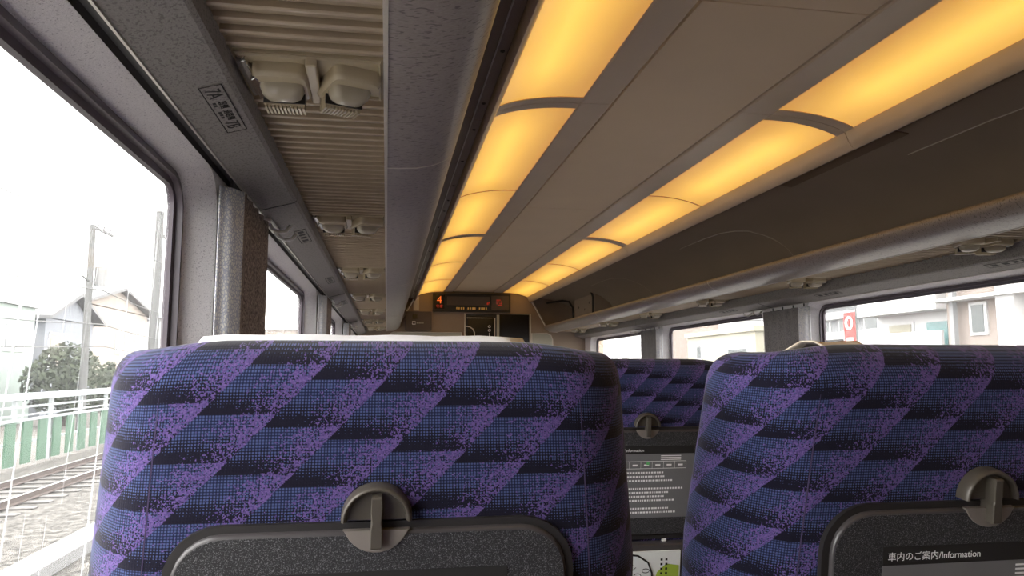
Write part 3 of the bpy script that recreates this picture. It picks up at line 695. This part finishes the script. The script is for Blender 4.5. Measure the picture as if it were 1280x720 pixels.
# ------------------------------------------------------------------ overhead service panels (reading lights and air outlets)
def make_unit(s):
    root = thing('reading_light_panel', '', 'reading light', (0, 0, 0), 'reading light panels of the %s rack' % ('left' if s < 0 else 'right'))
    # local x: from the wall side (-0.111) to the rack front (+0.111), z down from 0
    MB().box((-0.1105, -0.082, 0.004), (0.1105, 0.082, 0.0145)).build('base_plate', 'unit_beige', root)
    MB().tube([(-0.105, -0.077, 0.003), (0.105, -0.077, 0.003), (0.105, 0.077, 0.003), (-0.105, 0.077, 0.003)], 0.004, 6, True).build('plate_edge', 'unit_beige', root)
    MB().prism([(-0.006, -0.08), (0.012, -0.08), (0.006, 0.08), (-0.010, 0.08)], 'z', 0.005, -0.012).build('divider', 'unit_beige', root, bevel=0.003)
    MB().prism([(-0.108, -0.07), (-0.092, -0.078), (-0.086, 0.06), (-0.104, 0.072)], 'z', 0.005, -0.008).build('mirror_edge', 'chrome', root, bevel=0.002)
    for cx, rot, w in ((-0.048, 0, 0.042), (0.056, 22, 0.040)):
        Mx = Matrix.Translation((cx, 0.0, 0)) @ Matrix.Rotation(R(rot), 4, 'Z')
        def P(x, y, z): return tuple(Mx @ Vector((x, y, z)))
        m = MB(); rings = []
        for k, z in ((1.0, 0.006), (1.0, -0.010), (0.97, -0.015), (0.90, -0.018)):
            rings.append([P(x * k, y * k, z) for x, y in rrect(-w, w, -0.052, 0.058, 0.016, 4)])
        m.quad_strip(rings, True, True)
        h = m.build('lamp_housing', 'unit_beige', root, smooth=True, sharp=35)
        m = MB(); rings = []
        for k, z in ((1.0, -0.015), (0.97, -0.024), (0.86, -0.032), (0.62, -0.037), (0.3, -0.039)):
            rings.append([P(x * k * 0.80, (y + 0.005) * k, z) for x, y in rrect(-w, w, -0.030, 0.016, 0.014, 4)])
        m.quad_strip(rings, True, True); m.build('lens_dome', 'unit_lens', h, smooth=True, sharp=60)
        m = MB(); m.prism([(-w * 0.76, 0.026), (w * 0.76, 0.026), (w * 0.72, 0.056), (-w * 0.72, 0.056)], 'z', -0.012, -0.036)
        nr = 11
        for q in range(nr):
            x = -w * 0.70 + 1.4 * w * q / (nr - 1)
            m.box((x - 0.0017, 0.054, -0.0395), (x + 0.0017, 0.0585, -0.013)); m.box((x - 0.0017, 0.028, -0.0405), (x + 0.0017, 0.0585, -0.0355))
        m.v = [P(*v_) for v_ in m.v]
        m.build('ribbed_grip', 'unit_beige', h)
        m = MB().prism([(-w * 0.78, 0.0225), (w * 0.78, 0.0225), (w * 0.78, 0.026), (-w * 0.78, 0.026)], 'z', -0.012, -0.034)
        m.v = [P(*v_) for v_ in m.v]; m.build('slot', 'black_mat', h)
        if rot == 0:
            m = MB().prism([(-w * 1.05, -0.03), (-w * 0.86, -0.042), (-w * 0.66, -0.02), (-w * 0.80, 0.0), (-w * 0.72, 0.045), (-w * 1.0, 0.05)], 'z', -0.010, -0.0195)
            m.v = [P(*v_) for v_ in m.v]; m.build('mirror', 'chrome', h, bevel=0.002)
    if s > 0:
        for o in root.children_recursive: 
            o.data.transform(Matrix.Diagonal((-1, 1, 1, 1))); o.data.flip_normals()
    return root
for s, side in SIDES:
    pr_ = make_unit(s); first = True
    for q in range(-1, 7):
        o = pr_ if first else copy_tree(pr_)
        first = False
        o.location = (X(1.1315, s), 1.187 + 1.158 * q, CZ + 0.467)
        if q < 0: o['label'] = 'reading light panel under the %s rack behind the camera' % side
        elif s < 0: o['label'] = '%s pair of beige reading lights under the left rack, counted from the camera' % ordw[q]
        elif q == 0: o['label'] = 'reading light panel under the right rack beside the camera'
        else: o['label'] = '%s pair of beige reading lights under the right rack, counted from the near end' % ordw[q - 1]
# ------------------------------------------------------------------ seat number plates on the beams
def beam_z(d, s): return (0.0 if s < 0 else -0.022) + 0.4285 + (0.405 - 0.4285) * (d - 1.249) / (1.3325 - 1.249)
for s, side in SIDES:
    for q in range(0, 4):
        y = 1.225 + 1.158 * q
        pl = thing('seat_number_plate', ('seat number plate reading 7A and 7B on the left beam' if (q == 0 and s < 0) else ('%s seat number plate from the camera on the left beam' % ordw[q]) if s < 0 else ('%s worn seat number plate in view on the right beam' % ordw[q - 1] if q else 'worn seat number plate on the right beam beside the camera')), 'sign', (X(1.275, s), y, CZ + beam_z(1.275, s)), 'seat number plates of the %s beam' % side)
        ang = math.atan2(0.405 - 0.4285, 1.3325 - 1.249) * s
        pl.rotation_euler = (0, -ang, 0)
        MB().box((-0.017, -0.105, -0.0012), (0.017, 0.105, 0.002)).build('plate', 'beam_speckle', pl)
        m = MB().tube([(-0.0165, -0.104, -0.0012), (0.0165, -0.104, -0.0012), (0.0165, 0.104, -0.0012), (-0.0165, 0.104, -0.0012)], 0.0009, 4, True); m.build('border', 'print_dark', pl)
        if q == 0 and s < 0:
            for body, yy, sz in (('7A', -0.092, 0.032), ('窓側', -0.040, 0.015), ('通路側', 0.0, 0.015), ('7B', 0.052, 0.032)):
                text_obj('seat_text', body, sz, 'print_dark', pl, (-0.011 if sz > 0.02 else -0.002, yy, -0.0016), (R(180), 0, R(90)), 0.0002)
            m = MB()
            for yy in (-0.038, -0.028, 0.003, 0.014, 0.026): m.box((-0.011, yy, -0.0016), (-0.006, yy + 0.007, -0.001))
            m.build('small_print', 'print_dark', pl)
        else:
            m = MB()
            for yy, w in ((-0.085, 0.03), (-0.04, 0.025), (0.005, 0.025), (0.055, 0.03)): m.box((-0.009, yy, -0.0016), (0.009, yy + w, -0.001))
            m.build('worn_print', 'print_dark', pl)
# ------------------------------------------------------------------ curtains and coat hooks on the pillars
def curtain(name, label, group, x, ya, yb, split, mats, top, amp=0.011, bundle=True):
    root = thing(name, label, 'curtain', (x, ya, CZ - 0.40), group); off = root.location
    def sheet(y0, y1, n, a, mat, nm, pinch):
        m = MB(); rings = []
        for zi in range(9):
            z = -0.39 + (top + 0.39) * zi / 8; f = zi / 8
            row = []
            for i in range(n * 6 + 1):
                t_ = i / (n * 6); y = y0 + (y1 - y0) * t_
                y = y + (f - 0.5) * 0.03 * pinch * t_
                row.append((x + a * math.sin(t_ * n * 2 * math.pi) * (0.75 + 0.35 * (1 - f)) + 0.002 * math.sin(t_ * 31 + f * 4), y, CZ + z))
            rings.append(row)
        m.quad_strip(rings, False)
        o = m.build(nm, mat, root, off, smooth=True)
        md = o.modifiers.new('thickness', 'SOLIDIFY'); md.thickness = 0.003; md.offset = 0
    if bundle:          # pale lining turned towards the near window, dark drape towards the aisle
        sg = 1 if x < XC else -1
        m = MB(); rings = []
        for zi in range(9):
            f = zi / 8; z = -0.39 + (top + 0.39) * f; row = []
            for i in range(13):
                t_ = i / 12
                row.append((x + sg * (-0.018 + 0.038 * t_), ya + 0.06 * t_ + 0.008 * math.sin(t_ * 2.2 * math.pi + f) * (1.1 - 0.5 * f), CZ + z))
            rings.append(row)
        m.quad_strip(rings, False)
        o = m.build('lining', mats[0], root, off, smooth=True); md = o.modifiers.new('thickness', 'SOLIDIFY'); md.thickness = 0.003; md.offset = 0
        x0_ = x; x = x + sg * 0.014
        sheet(ya + 0.06, yb, 5, amp, mats[1], 'drape', 1)
        x = x0_
    else:
        sheet(ya, split, 2, amp * 0.45, mats[0], 'lining', 0)
        sheet(split, yb, 5, amp, mats[1], 'drape', 1)
    for q in range(4):
        y = ya + (yb - ya) * (q + 0.3) / 4
        MB().tube([(x, y, CZ + top - 0.01), (x, y, CZ + top + 0.022)], 0.0035, 6).build('hanger', 'black_track', root, off)
for k in (-1, 0):      # unseen drawn curtains, added to keep the near aisle seat darker
    y1 = WFAR + WP * k
    curtain('curtain', ['closed grey curtain across the right window behind the camera', 'closed grey curtain across the right window beside the camera'][k + 1], 'curtains of the right side', X(1.3395, 1), y1 - WW - 0.05, y1 - 0.05, y1 - WW + 0.1, ('curtain_light', 'curtain_grey'), 0.362, bundle=False)
for s, side in SIDES:
    for k in range(0, 3):
        yb = 1.555 + WP * k
        mats = ('curtain_light', 'curtain_brown' if s < 0 else 'curtain_grey')
        if s < 0: ya, yf, sp_ = yb + 0.035, yb + 0.46, yb + 0.225
        else: ya, yf, sp_ = yb + 0.0, yb + 0.46, yb + 0.10
        lab = {-1: ['brown curtain with a pale patterned edge beside the nearest left window', 'curtain tied back on the second left pillar', 'curtain on the farthest left pillar'],
               1: ['hidden grey curtain beside the nearest right window', 'dark grey curtain between the two right windows nearest the camera', 'dark grey curtain farther back on the right side']}[s][k]
        curtain('curtain', lab, 'curtains of the %s side' % side, X(1.3395, s), ya, yf, sp_, mats, 0.385 if s < 0 else 0.362)
        hk = thing('coat_hook', ('pair of pale coat hooks under the beam at the %s left pillar' % ordw[k]) if s < 0 else ('pair of pale coat hooks under the beam at the %s right pillar in view' % ordw[k - 1] if k else 'pair of pale coat hooks on the right side beside the camera'), 'coat hook', (X(1.33, s), yb + 0.56, CZ + (0.40 if s < 0 else 0.376)), 'coat hooks of the %s side' % side)
        MB().box((-0.012, -0.09, -0.004), (0.012, 0.10, 0.004)).build('base_plate', 'white_plastic', hk, bevel=0.002)
        for dy in (-0.055, 0.07):
            MB().tube([(0, dy, -0.002), (-s * 0.010, dy, -0.018), (-s * 0.028, dy + 0.004, -0.026), (-s * 0.046, dy + 0.008, -0.022), (-s * 0.056, dy + 0.010, -0.006)], [0.006, 0.0055, 0.005, 0.005, 0.0045], 8).build('hook', 'white_plastic', hk, smooth=True)
# ------------------------------------------------------------------ outdoors
GZ = CZ - 2.35
struct(MB().box((-90, -40, GZ - 0.3), (90, 260, GZ - 0.02)).build('ground', 'soil'), 'pale ground outside the train', 'ground')
b_ = MB().box((-8.7, -20, GZ - 0.02), (-1.4, 200, GZ)).build('ballast', 'ballast'); tag(b_, 'grey crushed stone ballast along the track on the left', 'ballast', kind='stuff')
b_ = MB().box((3.5, -20, GZ - 0.02), (8.5, 110, GZ)).build('ballast', 'ballast'); tag(b_, 'grey crushed stone ballast on the right of the train', 'ballast', kind='stuff')
tk = thing('railway_track', 'rusty railway track on ballast running beside the train on the left', 'railway track', (-6.88, 20, GZ))
rp = [(-0.06, 0.03), (0.06, 0.03), (0.06, 0.045), (0.012, 0.06), (0.012, 0.14), (0.034, 0.15), (-0.034, 0.15), (-0.012, 0.14), (-0.012, 0.06), (-0.06, 0.045)]
for x in (-7.42, -6.35):
    MB().ext([(x + a, GZ + b) for a, b in rp], -20, 110).build('rail', 'rail_rust', tk, tk.location)
    MB().box((x - 0.032, -20, GZ + 0.15), (x + 0.032, 110, GZ + 0.156)).build('rail_head', 'rail_shine', tk, tk.location)
slp = MB().box((-7.9, 0, GZ + 0.001), (-5.87, 0.22, GZ + 0.029)).build('sleeper', 'concrete', tk, tk.location, bevel=0.01)
for q in range(60):
    o = slp if q == 0 else slp.copy()
    if q: col.objects.link(o)
    o.location.y = 6 + 0.62 * q - 20 + 20
tag(MB().box((-4.15, -20, GZ), (-3.75, 110, GZ + 0.16)).build('cable_trough', 'concrete_pale', None, bevel=0.01), 'pale concrete cable trough beside the train on the left', 'trough')
# trackside fence
fn = thing('fence', 'green board fence with white upper rails beyond the left track', 'fence', (-8.85, 20, GZ))
fb = MB().box((-8.87, 0, GZ + 0.05), (-8.82, 0.46, GZ + 1.12)).build('board', 'fence_green', fn, fn.location)
fp = MB().box((-8.98, 0, GZ), (-8.89, 0.1, GZ + 1.75)).build('post', 'fence_white', fn, fn.location)
for q in range(64):
    o = fb if q == 0 else fb.copy()
    if q: col.objects.link(o)
    o.location.y = 4 + 0.86 * q - 20 + 20
for q in range(28):
    o = fp if q == 0 else fp.copy()
    if q: col.objects.link(o)
    o.location.y = 4 + 2.0 * q
for z0, z1, x0, x1 in ((1.62, 1.78, -8.99, -8.80), (1.42, 1.47, -8.92, -8.87), (1.22, 1.26, -8.92, -8.87), (1.10, 1.16, -8.90, -8.80), (0.55, 0.60, -8.92, -8.87)):
    MB().box((x0, 0, GZ + z0), (x1, 150, GZ + z1)).build('rail', 'fence_white', fn, fn.location)
# houses
def win(root, face, x, ya, yb, z0, z1, mat='pane_dark', frame='house_white', d=0.05):
    sx = -face
    w_ = MB().box((x, ya - 0.08, z0 - 0.08), (x + face * d, yb + 0.08, z1 + 0.08)).build('window', frame, root, root.location)
    n = max(1, round((yb - ya) / 0.9))
    for q in range(n):
        a = ya + (yb - ya) * q / n + 0.03; b = ya + (yb - ya) * (q + 1) / n - 0.03
        MB().box((x + face * d, a, z0), (x + face * (d + 0.02), b, z1)).build('pane', mat, w_, root.location)
    for p_ in w_.children: p_.location = (0, 0, 0)
def house(label, x0, x1, y0, y1, z1, wall, roof=None, rh=1.2, over=0.4, axis='y', rmat='roof_tile', name='house'):
    face = 1 if x0 < 0 else -1
    root = thing(name, label, 'building', ((x0 + x1) / 2, (y0 + y1) / 2, GZ)); off = root.location
    MB().box((x0, y0, GZ), (x1, y1, z1)).build('wall', wall, root, off)
    if roof == 'gable':
        if axis == 'y':
            pr = [(x0 - over, z1 - 0.1), ((x0 + x1) / 2, z1 + rh), (x1 + over, z1 - 0.1), (x1 + over, z1 + 0.08), ((x0 + x1) / 2, z1 + rh + 0.2), (x0 - over, z1 + 0.08)]
            MB().ext(pr, y0 - over, y1 + over).build('roof', rmat, root, off)
            MB().ext([(x0, z1 - 0.05), ((x0 + x1) / 2, z1 + rh - 0.02), (x1, z1 - 0.05)], y0, y1).build('gable', wall, root, off)
        else:
            pr = [(y0 - over, z1 - 0.1), ((y0 + y1) / 2, z1 + rh), (y1 + over, z1 - 0.1), (y1 + over, z1 + 0.08), ((y0 + y1) / 2, z1 + rh + 0.2), (y0 - over, z1 + 0.08)]
            MB().prism(pr, 'x', x0 - over, x1 + over).build('roof', rmat, root, off)
            MB().prism([(y0, z1 - 0.05), ((y0 + y1) / 2, z1 + rh - 0.02), (y1, z1 - 0.05)], 'x', x0, x1).build('gable', wall, root, off)
    elif roof == 'flat':
        MB().box((x0 - 0.15, y0 - 0.15, z1), (x1 + 0.15, y1 + 0.15, z1 + 0.25)).build('parapet', rmat, root, off)
    return root
h = house('mint coloured house with a small window at the left edge outside', -24, -16, 24, 37.2, CZ + 2.85, 'house_mint', 'flat', rmat='house_white')
win(h, 1, -16, 34.5, 36.2, CZ + 0.9, CZ + 2.0)
h = house('pale house with a grey tiled hip roof behind the mint house outside', -38, -29, 60, 76.0, CZ + 4.9, 'house_blue', 'gable', 2.2, 0.6, 'y', 'roof_tile')
for q in range(24): MB().tube([(-28.4, 59.6 + 0.7 * q, CZ + 4.95), (-33.5, 59.6 + 0.7 * q, CZ + 7.25)], 0.09, 5).build('tile_ridge', 'roof_tile', h, h.location)
h = house('blue grey house with a gabled front beside the utility pole outside', -25, -16.5, 39.5, 45.5, CZ + 2.6, 'house_blue', 'gable', 1.3, 0.5, 'x', 'roof_grey')
win(h, 1, -16.5, 40.0, 41.3, CZ + 0.2, CZ + 1.8, 'house_peach', 'house_white'); 
h = house('peach house with a low roof outside the nearest left window', -28, -18.0, 47.5, 60, CZ + 4.1, 'house_peach', 'gable', 1.3, 0.5, 'x', 'roof_grey')
win(h, 1, -18.0, 53.6, 54.6, CZ + 1.2, CZ + 2.5); win(h, 1, -18.0, 55.4, 56.4, CZ + 1.2, CZ + 2.5); win(h, 1, -18.0, 57.6, 58.6, CZ + 1.2, CZ + 2.5)
h = house('long low pale house farther along the left side outside', -28, -17.0, 78, 96, CZ + 3.6, 'house_white', 'gable', 1.5, 0.5, 'y', 'roof_grey')
for q in range(5): win(h, 1, -17.0, 79.5 + 3.6 * q, 81 + 3.6 * q, CZ + 0.8, CZ + 2.1)
h = house('far cream apartment block seen through the second left window', -40, -29.5, 98, 140, CZ + 6.0, 'house_cream', 'flat', rmat='house_grey')
for q in range(8):
    for z in (0.8, 3.4): win(h, 1, -29.5, 99 + 5 * q, 101 + 5 * q, CZ + z, CZ + z + 1.4)
h = house('low grey roofed house at the far end on the left outside', -24, -15, 104, 122, CZ + 3.4, 'house_blue', 'gable', 1.6, 0.5, 'y', 'roof_tile')
for q in range(4): win(h, 1, -15, 105.5 + 4 * q, 107 + 4 * q, CZ + 0.8, CZ + 2.0)
h = house('tall pale house beyond the low houses on the left outside', -23, -14, 126, 150, CZ + 6.5, 'house_peach', 'flat', rmat='roof_grey')
for q in range(5):
    for z in (0.8, 3.6): win(h, 1, -14, 128 + 4.4 * q, 130 + 4.4 * q, CZ + z, CZ + z + 1.4)
# utility poles and wires
def pole(label, x, y, r, ztop, arms=True):
    p = thing('utility_pole', label, 'utility pole', (x, y, GZ)); off = p.location
    MB().tube([(x, y, GZ), (x, y, CZ + ztop)], [r, r * 0.75], 12).build('shaft', 'pole_grey', p, off, smooth=True, sharp=40)
    if arms:
        MB().box((x - 0.05, y - 0.1, CZ + ztop - 0.12), (x + 0.05, y + 2.3, CZ + ztop - 0.02)).build('crossarm', 'pole_grey', p, off)
        for dy in (0.5, 1.2, 1.9):
            MB().tube([(x, y + dy, CZ + ztop - 0.02), (x, y + dy, CZ + ztop + 0.16)], [0.06, 0.04], 8).build('insulator', 'concrete_pale', p, off)
        MB().tube([(x + 0.3, y + 0.35, CZ + ztop - 2.5), (x + 0.3, y + 0.35, CZ + ztop - 1.7)], 0.25, 12).build('transformer', 'concrete_pale', p, off)
        MB().tube([(x, y - 0.8, CZ + ztop - 2.2), (x, y + 0.2, CZ + ztop - 2.4), (x, y + 1.4, CZ + ztop - 1.9), (x, y + 1.9, CZ + ztop - 1.5)], 0.04, 6).build('bracket', 'pole_grey', p, off)
    else:
        MB().box((x - 0.05, y, CZ + ztop - 1.3), (x + 0.05, y + 3.0, CZ + ztop - 1.1)).build('crossarm', 'pole_grey', p, off)
    return p
pole('slim utility pole with a crossarm and transformer in front of the houses', -12, 32.4, 0.16, 5.95)
pole('thick pale pole near the far edge of the nearest left window', -12, 41.2, 0.28, 8.4, False)
for q, (x, z, sag) in enumerate(((-11.5, 5.9, 0.5), (-11.6, 3.3, 0.4), (-11.55, 1.9, 0.35), (-11.45, 1.0, 0.3))):
    pts = []
    for i in range(41):
        y = 2 + i * 2.2; f = ((y - 32.4) / 22) % 1
        pts.append((x, y, CZ + z - sag * 4 * f * (1 - f)))
    tag(MB().tube(pts, 0.022, 5).build('power_line', 'pole_grey'), ['topmost thin power line along the left of the track', 'second power line from the top along the left of the track', 'third power line from the top along the left of the track', 'lowest thin power line along the left of the track'][q], 'power line', 'power lines on the left')
# tree and shrub
def shrub(label, x, y, rx, h, n, z0=0.0, name='garden_tree'):
    p = thing(name, label, 'tree', (x, y, GZ)); off = p.location
    MB().tube([(x, y, GZ), (x + 0.05, y, GZ + h * 0.4), (x, y + 0.05, GZ + h * 0.8)], [0.12, 0.09, 0.04], 8).build('trunk', 'bark', p, off)
    m = MB(); rr = random.Random(int(abs(x * 10 + y)))
    for q in range(n):
        while True:
            a, b, c = rr.uniform(-1, 1), rr.uniform(-1, 1), rr.uniform(-1, 1)
            if a * a + b * b + c * c < 1: break
        k = 1 - 0.35 * max(0, c)
        px, py, pz = x + a * rx * k, y + b * rx * k, GZ + z0 + h * 0.5 * (1 + c)
        s_ = rr.uniform(0.07, 0.16); d1 = Vector((rr.uniform(-1, 1), rr.uniform(-1, 1), rr.uniform(-1, 1))).normalized(); d2 = d1.orthogonal().normalized()
        p0 = Vector((px, py, pz)); i = len(m.v)
        m.v += [tuple(p0 - d1 * s_), tuple(p0 + d2 * s_ * 0.5), tuple(p0 + d1 * s_), tuple(p0 - d2 * s_ * 0.5)]; m.f.append((i, i + 1, i + 2, i + 3)); m.mi.append(0)
    o = m.build('foliage', 'leaf', p, off); o['kind'] = 'stuff'
shrub('dark green garden tree behind the fence on the left', -13.5, 34.6, 1.7, 3.3, 2600, 0.3)
shrub('low shrub beside the garden tree behind the fence', -12.8, 37.8, 0.9, 2.6, 900, 0.2, 'shrub')
# right side
h = house('white shop building with a wide blank front outside the nearest right window', 18, 26, 20.9, 24.9, CZ + 3.6, 'house_white', 'flat', rmat='house_white')
MB().box((17.2, 20.9, CZ + 1.95), (18, 24.9, CZ + 3.6)).build('blank_front', 'house_white', h, h.location)
win(h, -1, 18, 21.3, 22.3, CZ + 0.6, CZ + 1.6, 'pane_teal'); win(h, -1, 18, 23.0, 24.2, CZ + 0.5, CZ + 1.6, 'house_cream')
MB().box((17.0, 20.5, GZ), (17.1, 25.5, CZ + 1.25)).build('low_wall', 'house_white', h, h.location)
h = house('taupe apartment house with a white pillar at the right edge outside', 17, 27, 12.0, 20.2, CZ + 5.2, 'house_taupe', 'flat', rmat='house_grey')
win(h, -1, 17, 18.7, 19.2, CZ + 1.1, CZ + 1.9); MB().box((16.6, 17.3, GZ), (17.0, 17.9, CZ + 5.2)).build('pillar', 'house_white', h, h.location)
MB().box((16.4, 12, CZ + 2.05), (17.0, 20.2, CZ + 2.14)).build('balcony_edge', 'house_white', h, h.location)
MB().box((16.4, 12, CZ + 2.60), (16.5, 20.2, CZ + 2.66)).build('balcony_edge', 'house_white', h, h.location)
MB().box((16.7, 19.6, GZ), (16.85, 19.75, CZ + 5)).build('drain_pipe', 'house_grey', h, h.location)
h = house('grey apartment block with banded balconies outside the right windows', 19, 28, 25.4, 31.0, CZ + 5.0, 'house_grey', 'flat', rmat='house_white')
for z in (1.3, 2.15, 2.8): MB().box((18.6, 25.4, CZ + z), (19.0, 31.0, CZ + z + 0.28)).build('balcony', 'house_white', h, h.location)
for q in range(3): win(h, -1, 19, 26 + 1.7 * q, 27 + 1.7 * q, CZ + 1.65, CZ + 2.1)
h = house('cream house with small windows outside the second right window', 18, 26, 34.2, 42.6, CZ + 1.95, 'house_cream', 'flat', rmat='house_cream')
win(h, -1, 18, 40.6, 41.2, CZ + 0.7, CZ + 1.4); win(h, -1, 18, 35.0, 37.2, CZ + 0.5, CZ + 1.1)
h = house('white house with a grey roof behind the cream house on the right', 30, 42, 44, 56, CZ + 3.2, 'house_white', 'gable', 1.3, 0.5, 'y', 'roof_grey')
h = house('pale grey block with ribbed walls outside the second right window', 19, 27, 31.4, 34.0, CZ + 3.8, 'house_grey', 'flat', rmat='house_white')
for q in range(4): MB().box((18.85, 31.5 + 0.65 * q, GZ), (19, 31.75 + 0.65 * q, CZ + 3.8)).build('rib', 'house_white', h, h.location)
h = house('white block outside the third right window', 22, 34, 58, 76, CZ + 4.2, 'house_white', 'flat', rmat='house_grey')
for q in range(5): win(h, -1, 22, 59 + 3.4 * q, 60.8 + 3.4 * q, CZ + 1.2, CZ + 2.4)
h = house('brick coloured block at the far end on the right outside', 20, 24, 51, 53, CZ + 5.5, 'house_taupe', 'flat', rmat='house_grey')
bn = thing('banner', 'red vertical banner with a white ring outside the right window', 'banner', (15.8, 23.0, GZ)); off = bn.location
MB().tube([(15.8, 22.95, GZ), (15.8, 22.95, CZ + 2.1)], 0.03, 8).build('pole', 'pole_grey', bn, off)
MB().box((15.77, 22.98, CZ + 0.6), (15.79, 23.62, CZ + 2.0)).build('cloth', 'banner_red', bn, off)
m = MB(); m.tube([(15.765, 23.30 + 0.16 * math.cos(R(a)), CZ + 1.62 + 0.2 * math.sin(R(a))) for a in range(0, 360, 30)], 0.045, 6, True)
m.box((15.75, 23.1, CZ + 1.02), (15.775, 23.5, CZ + 1.12)); m.build('print', 'print_white', bn, off)
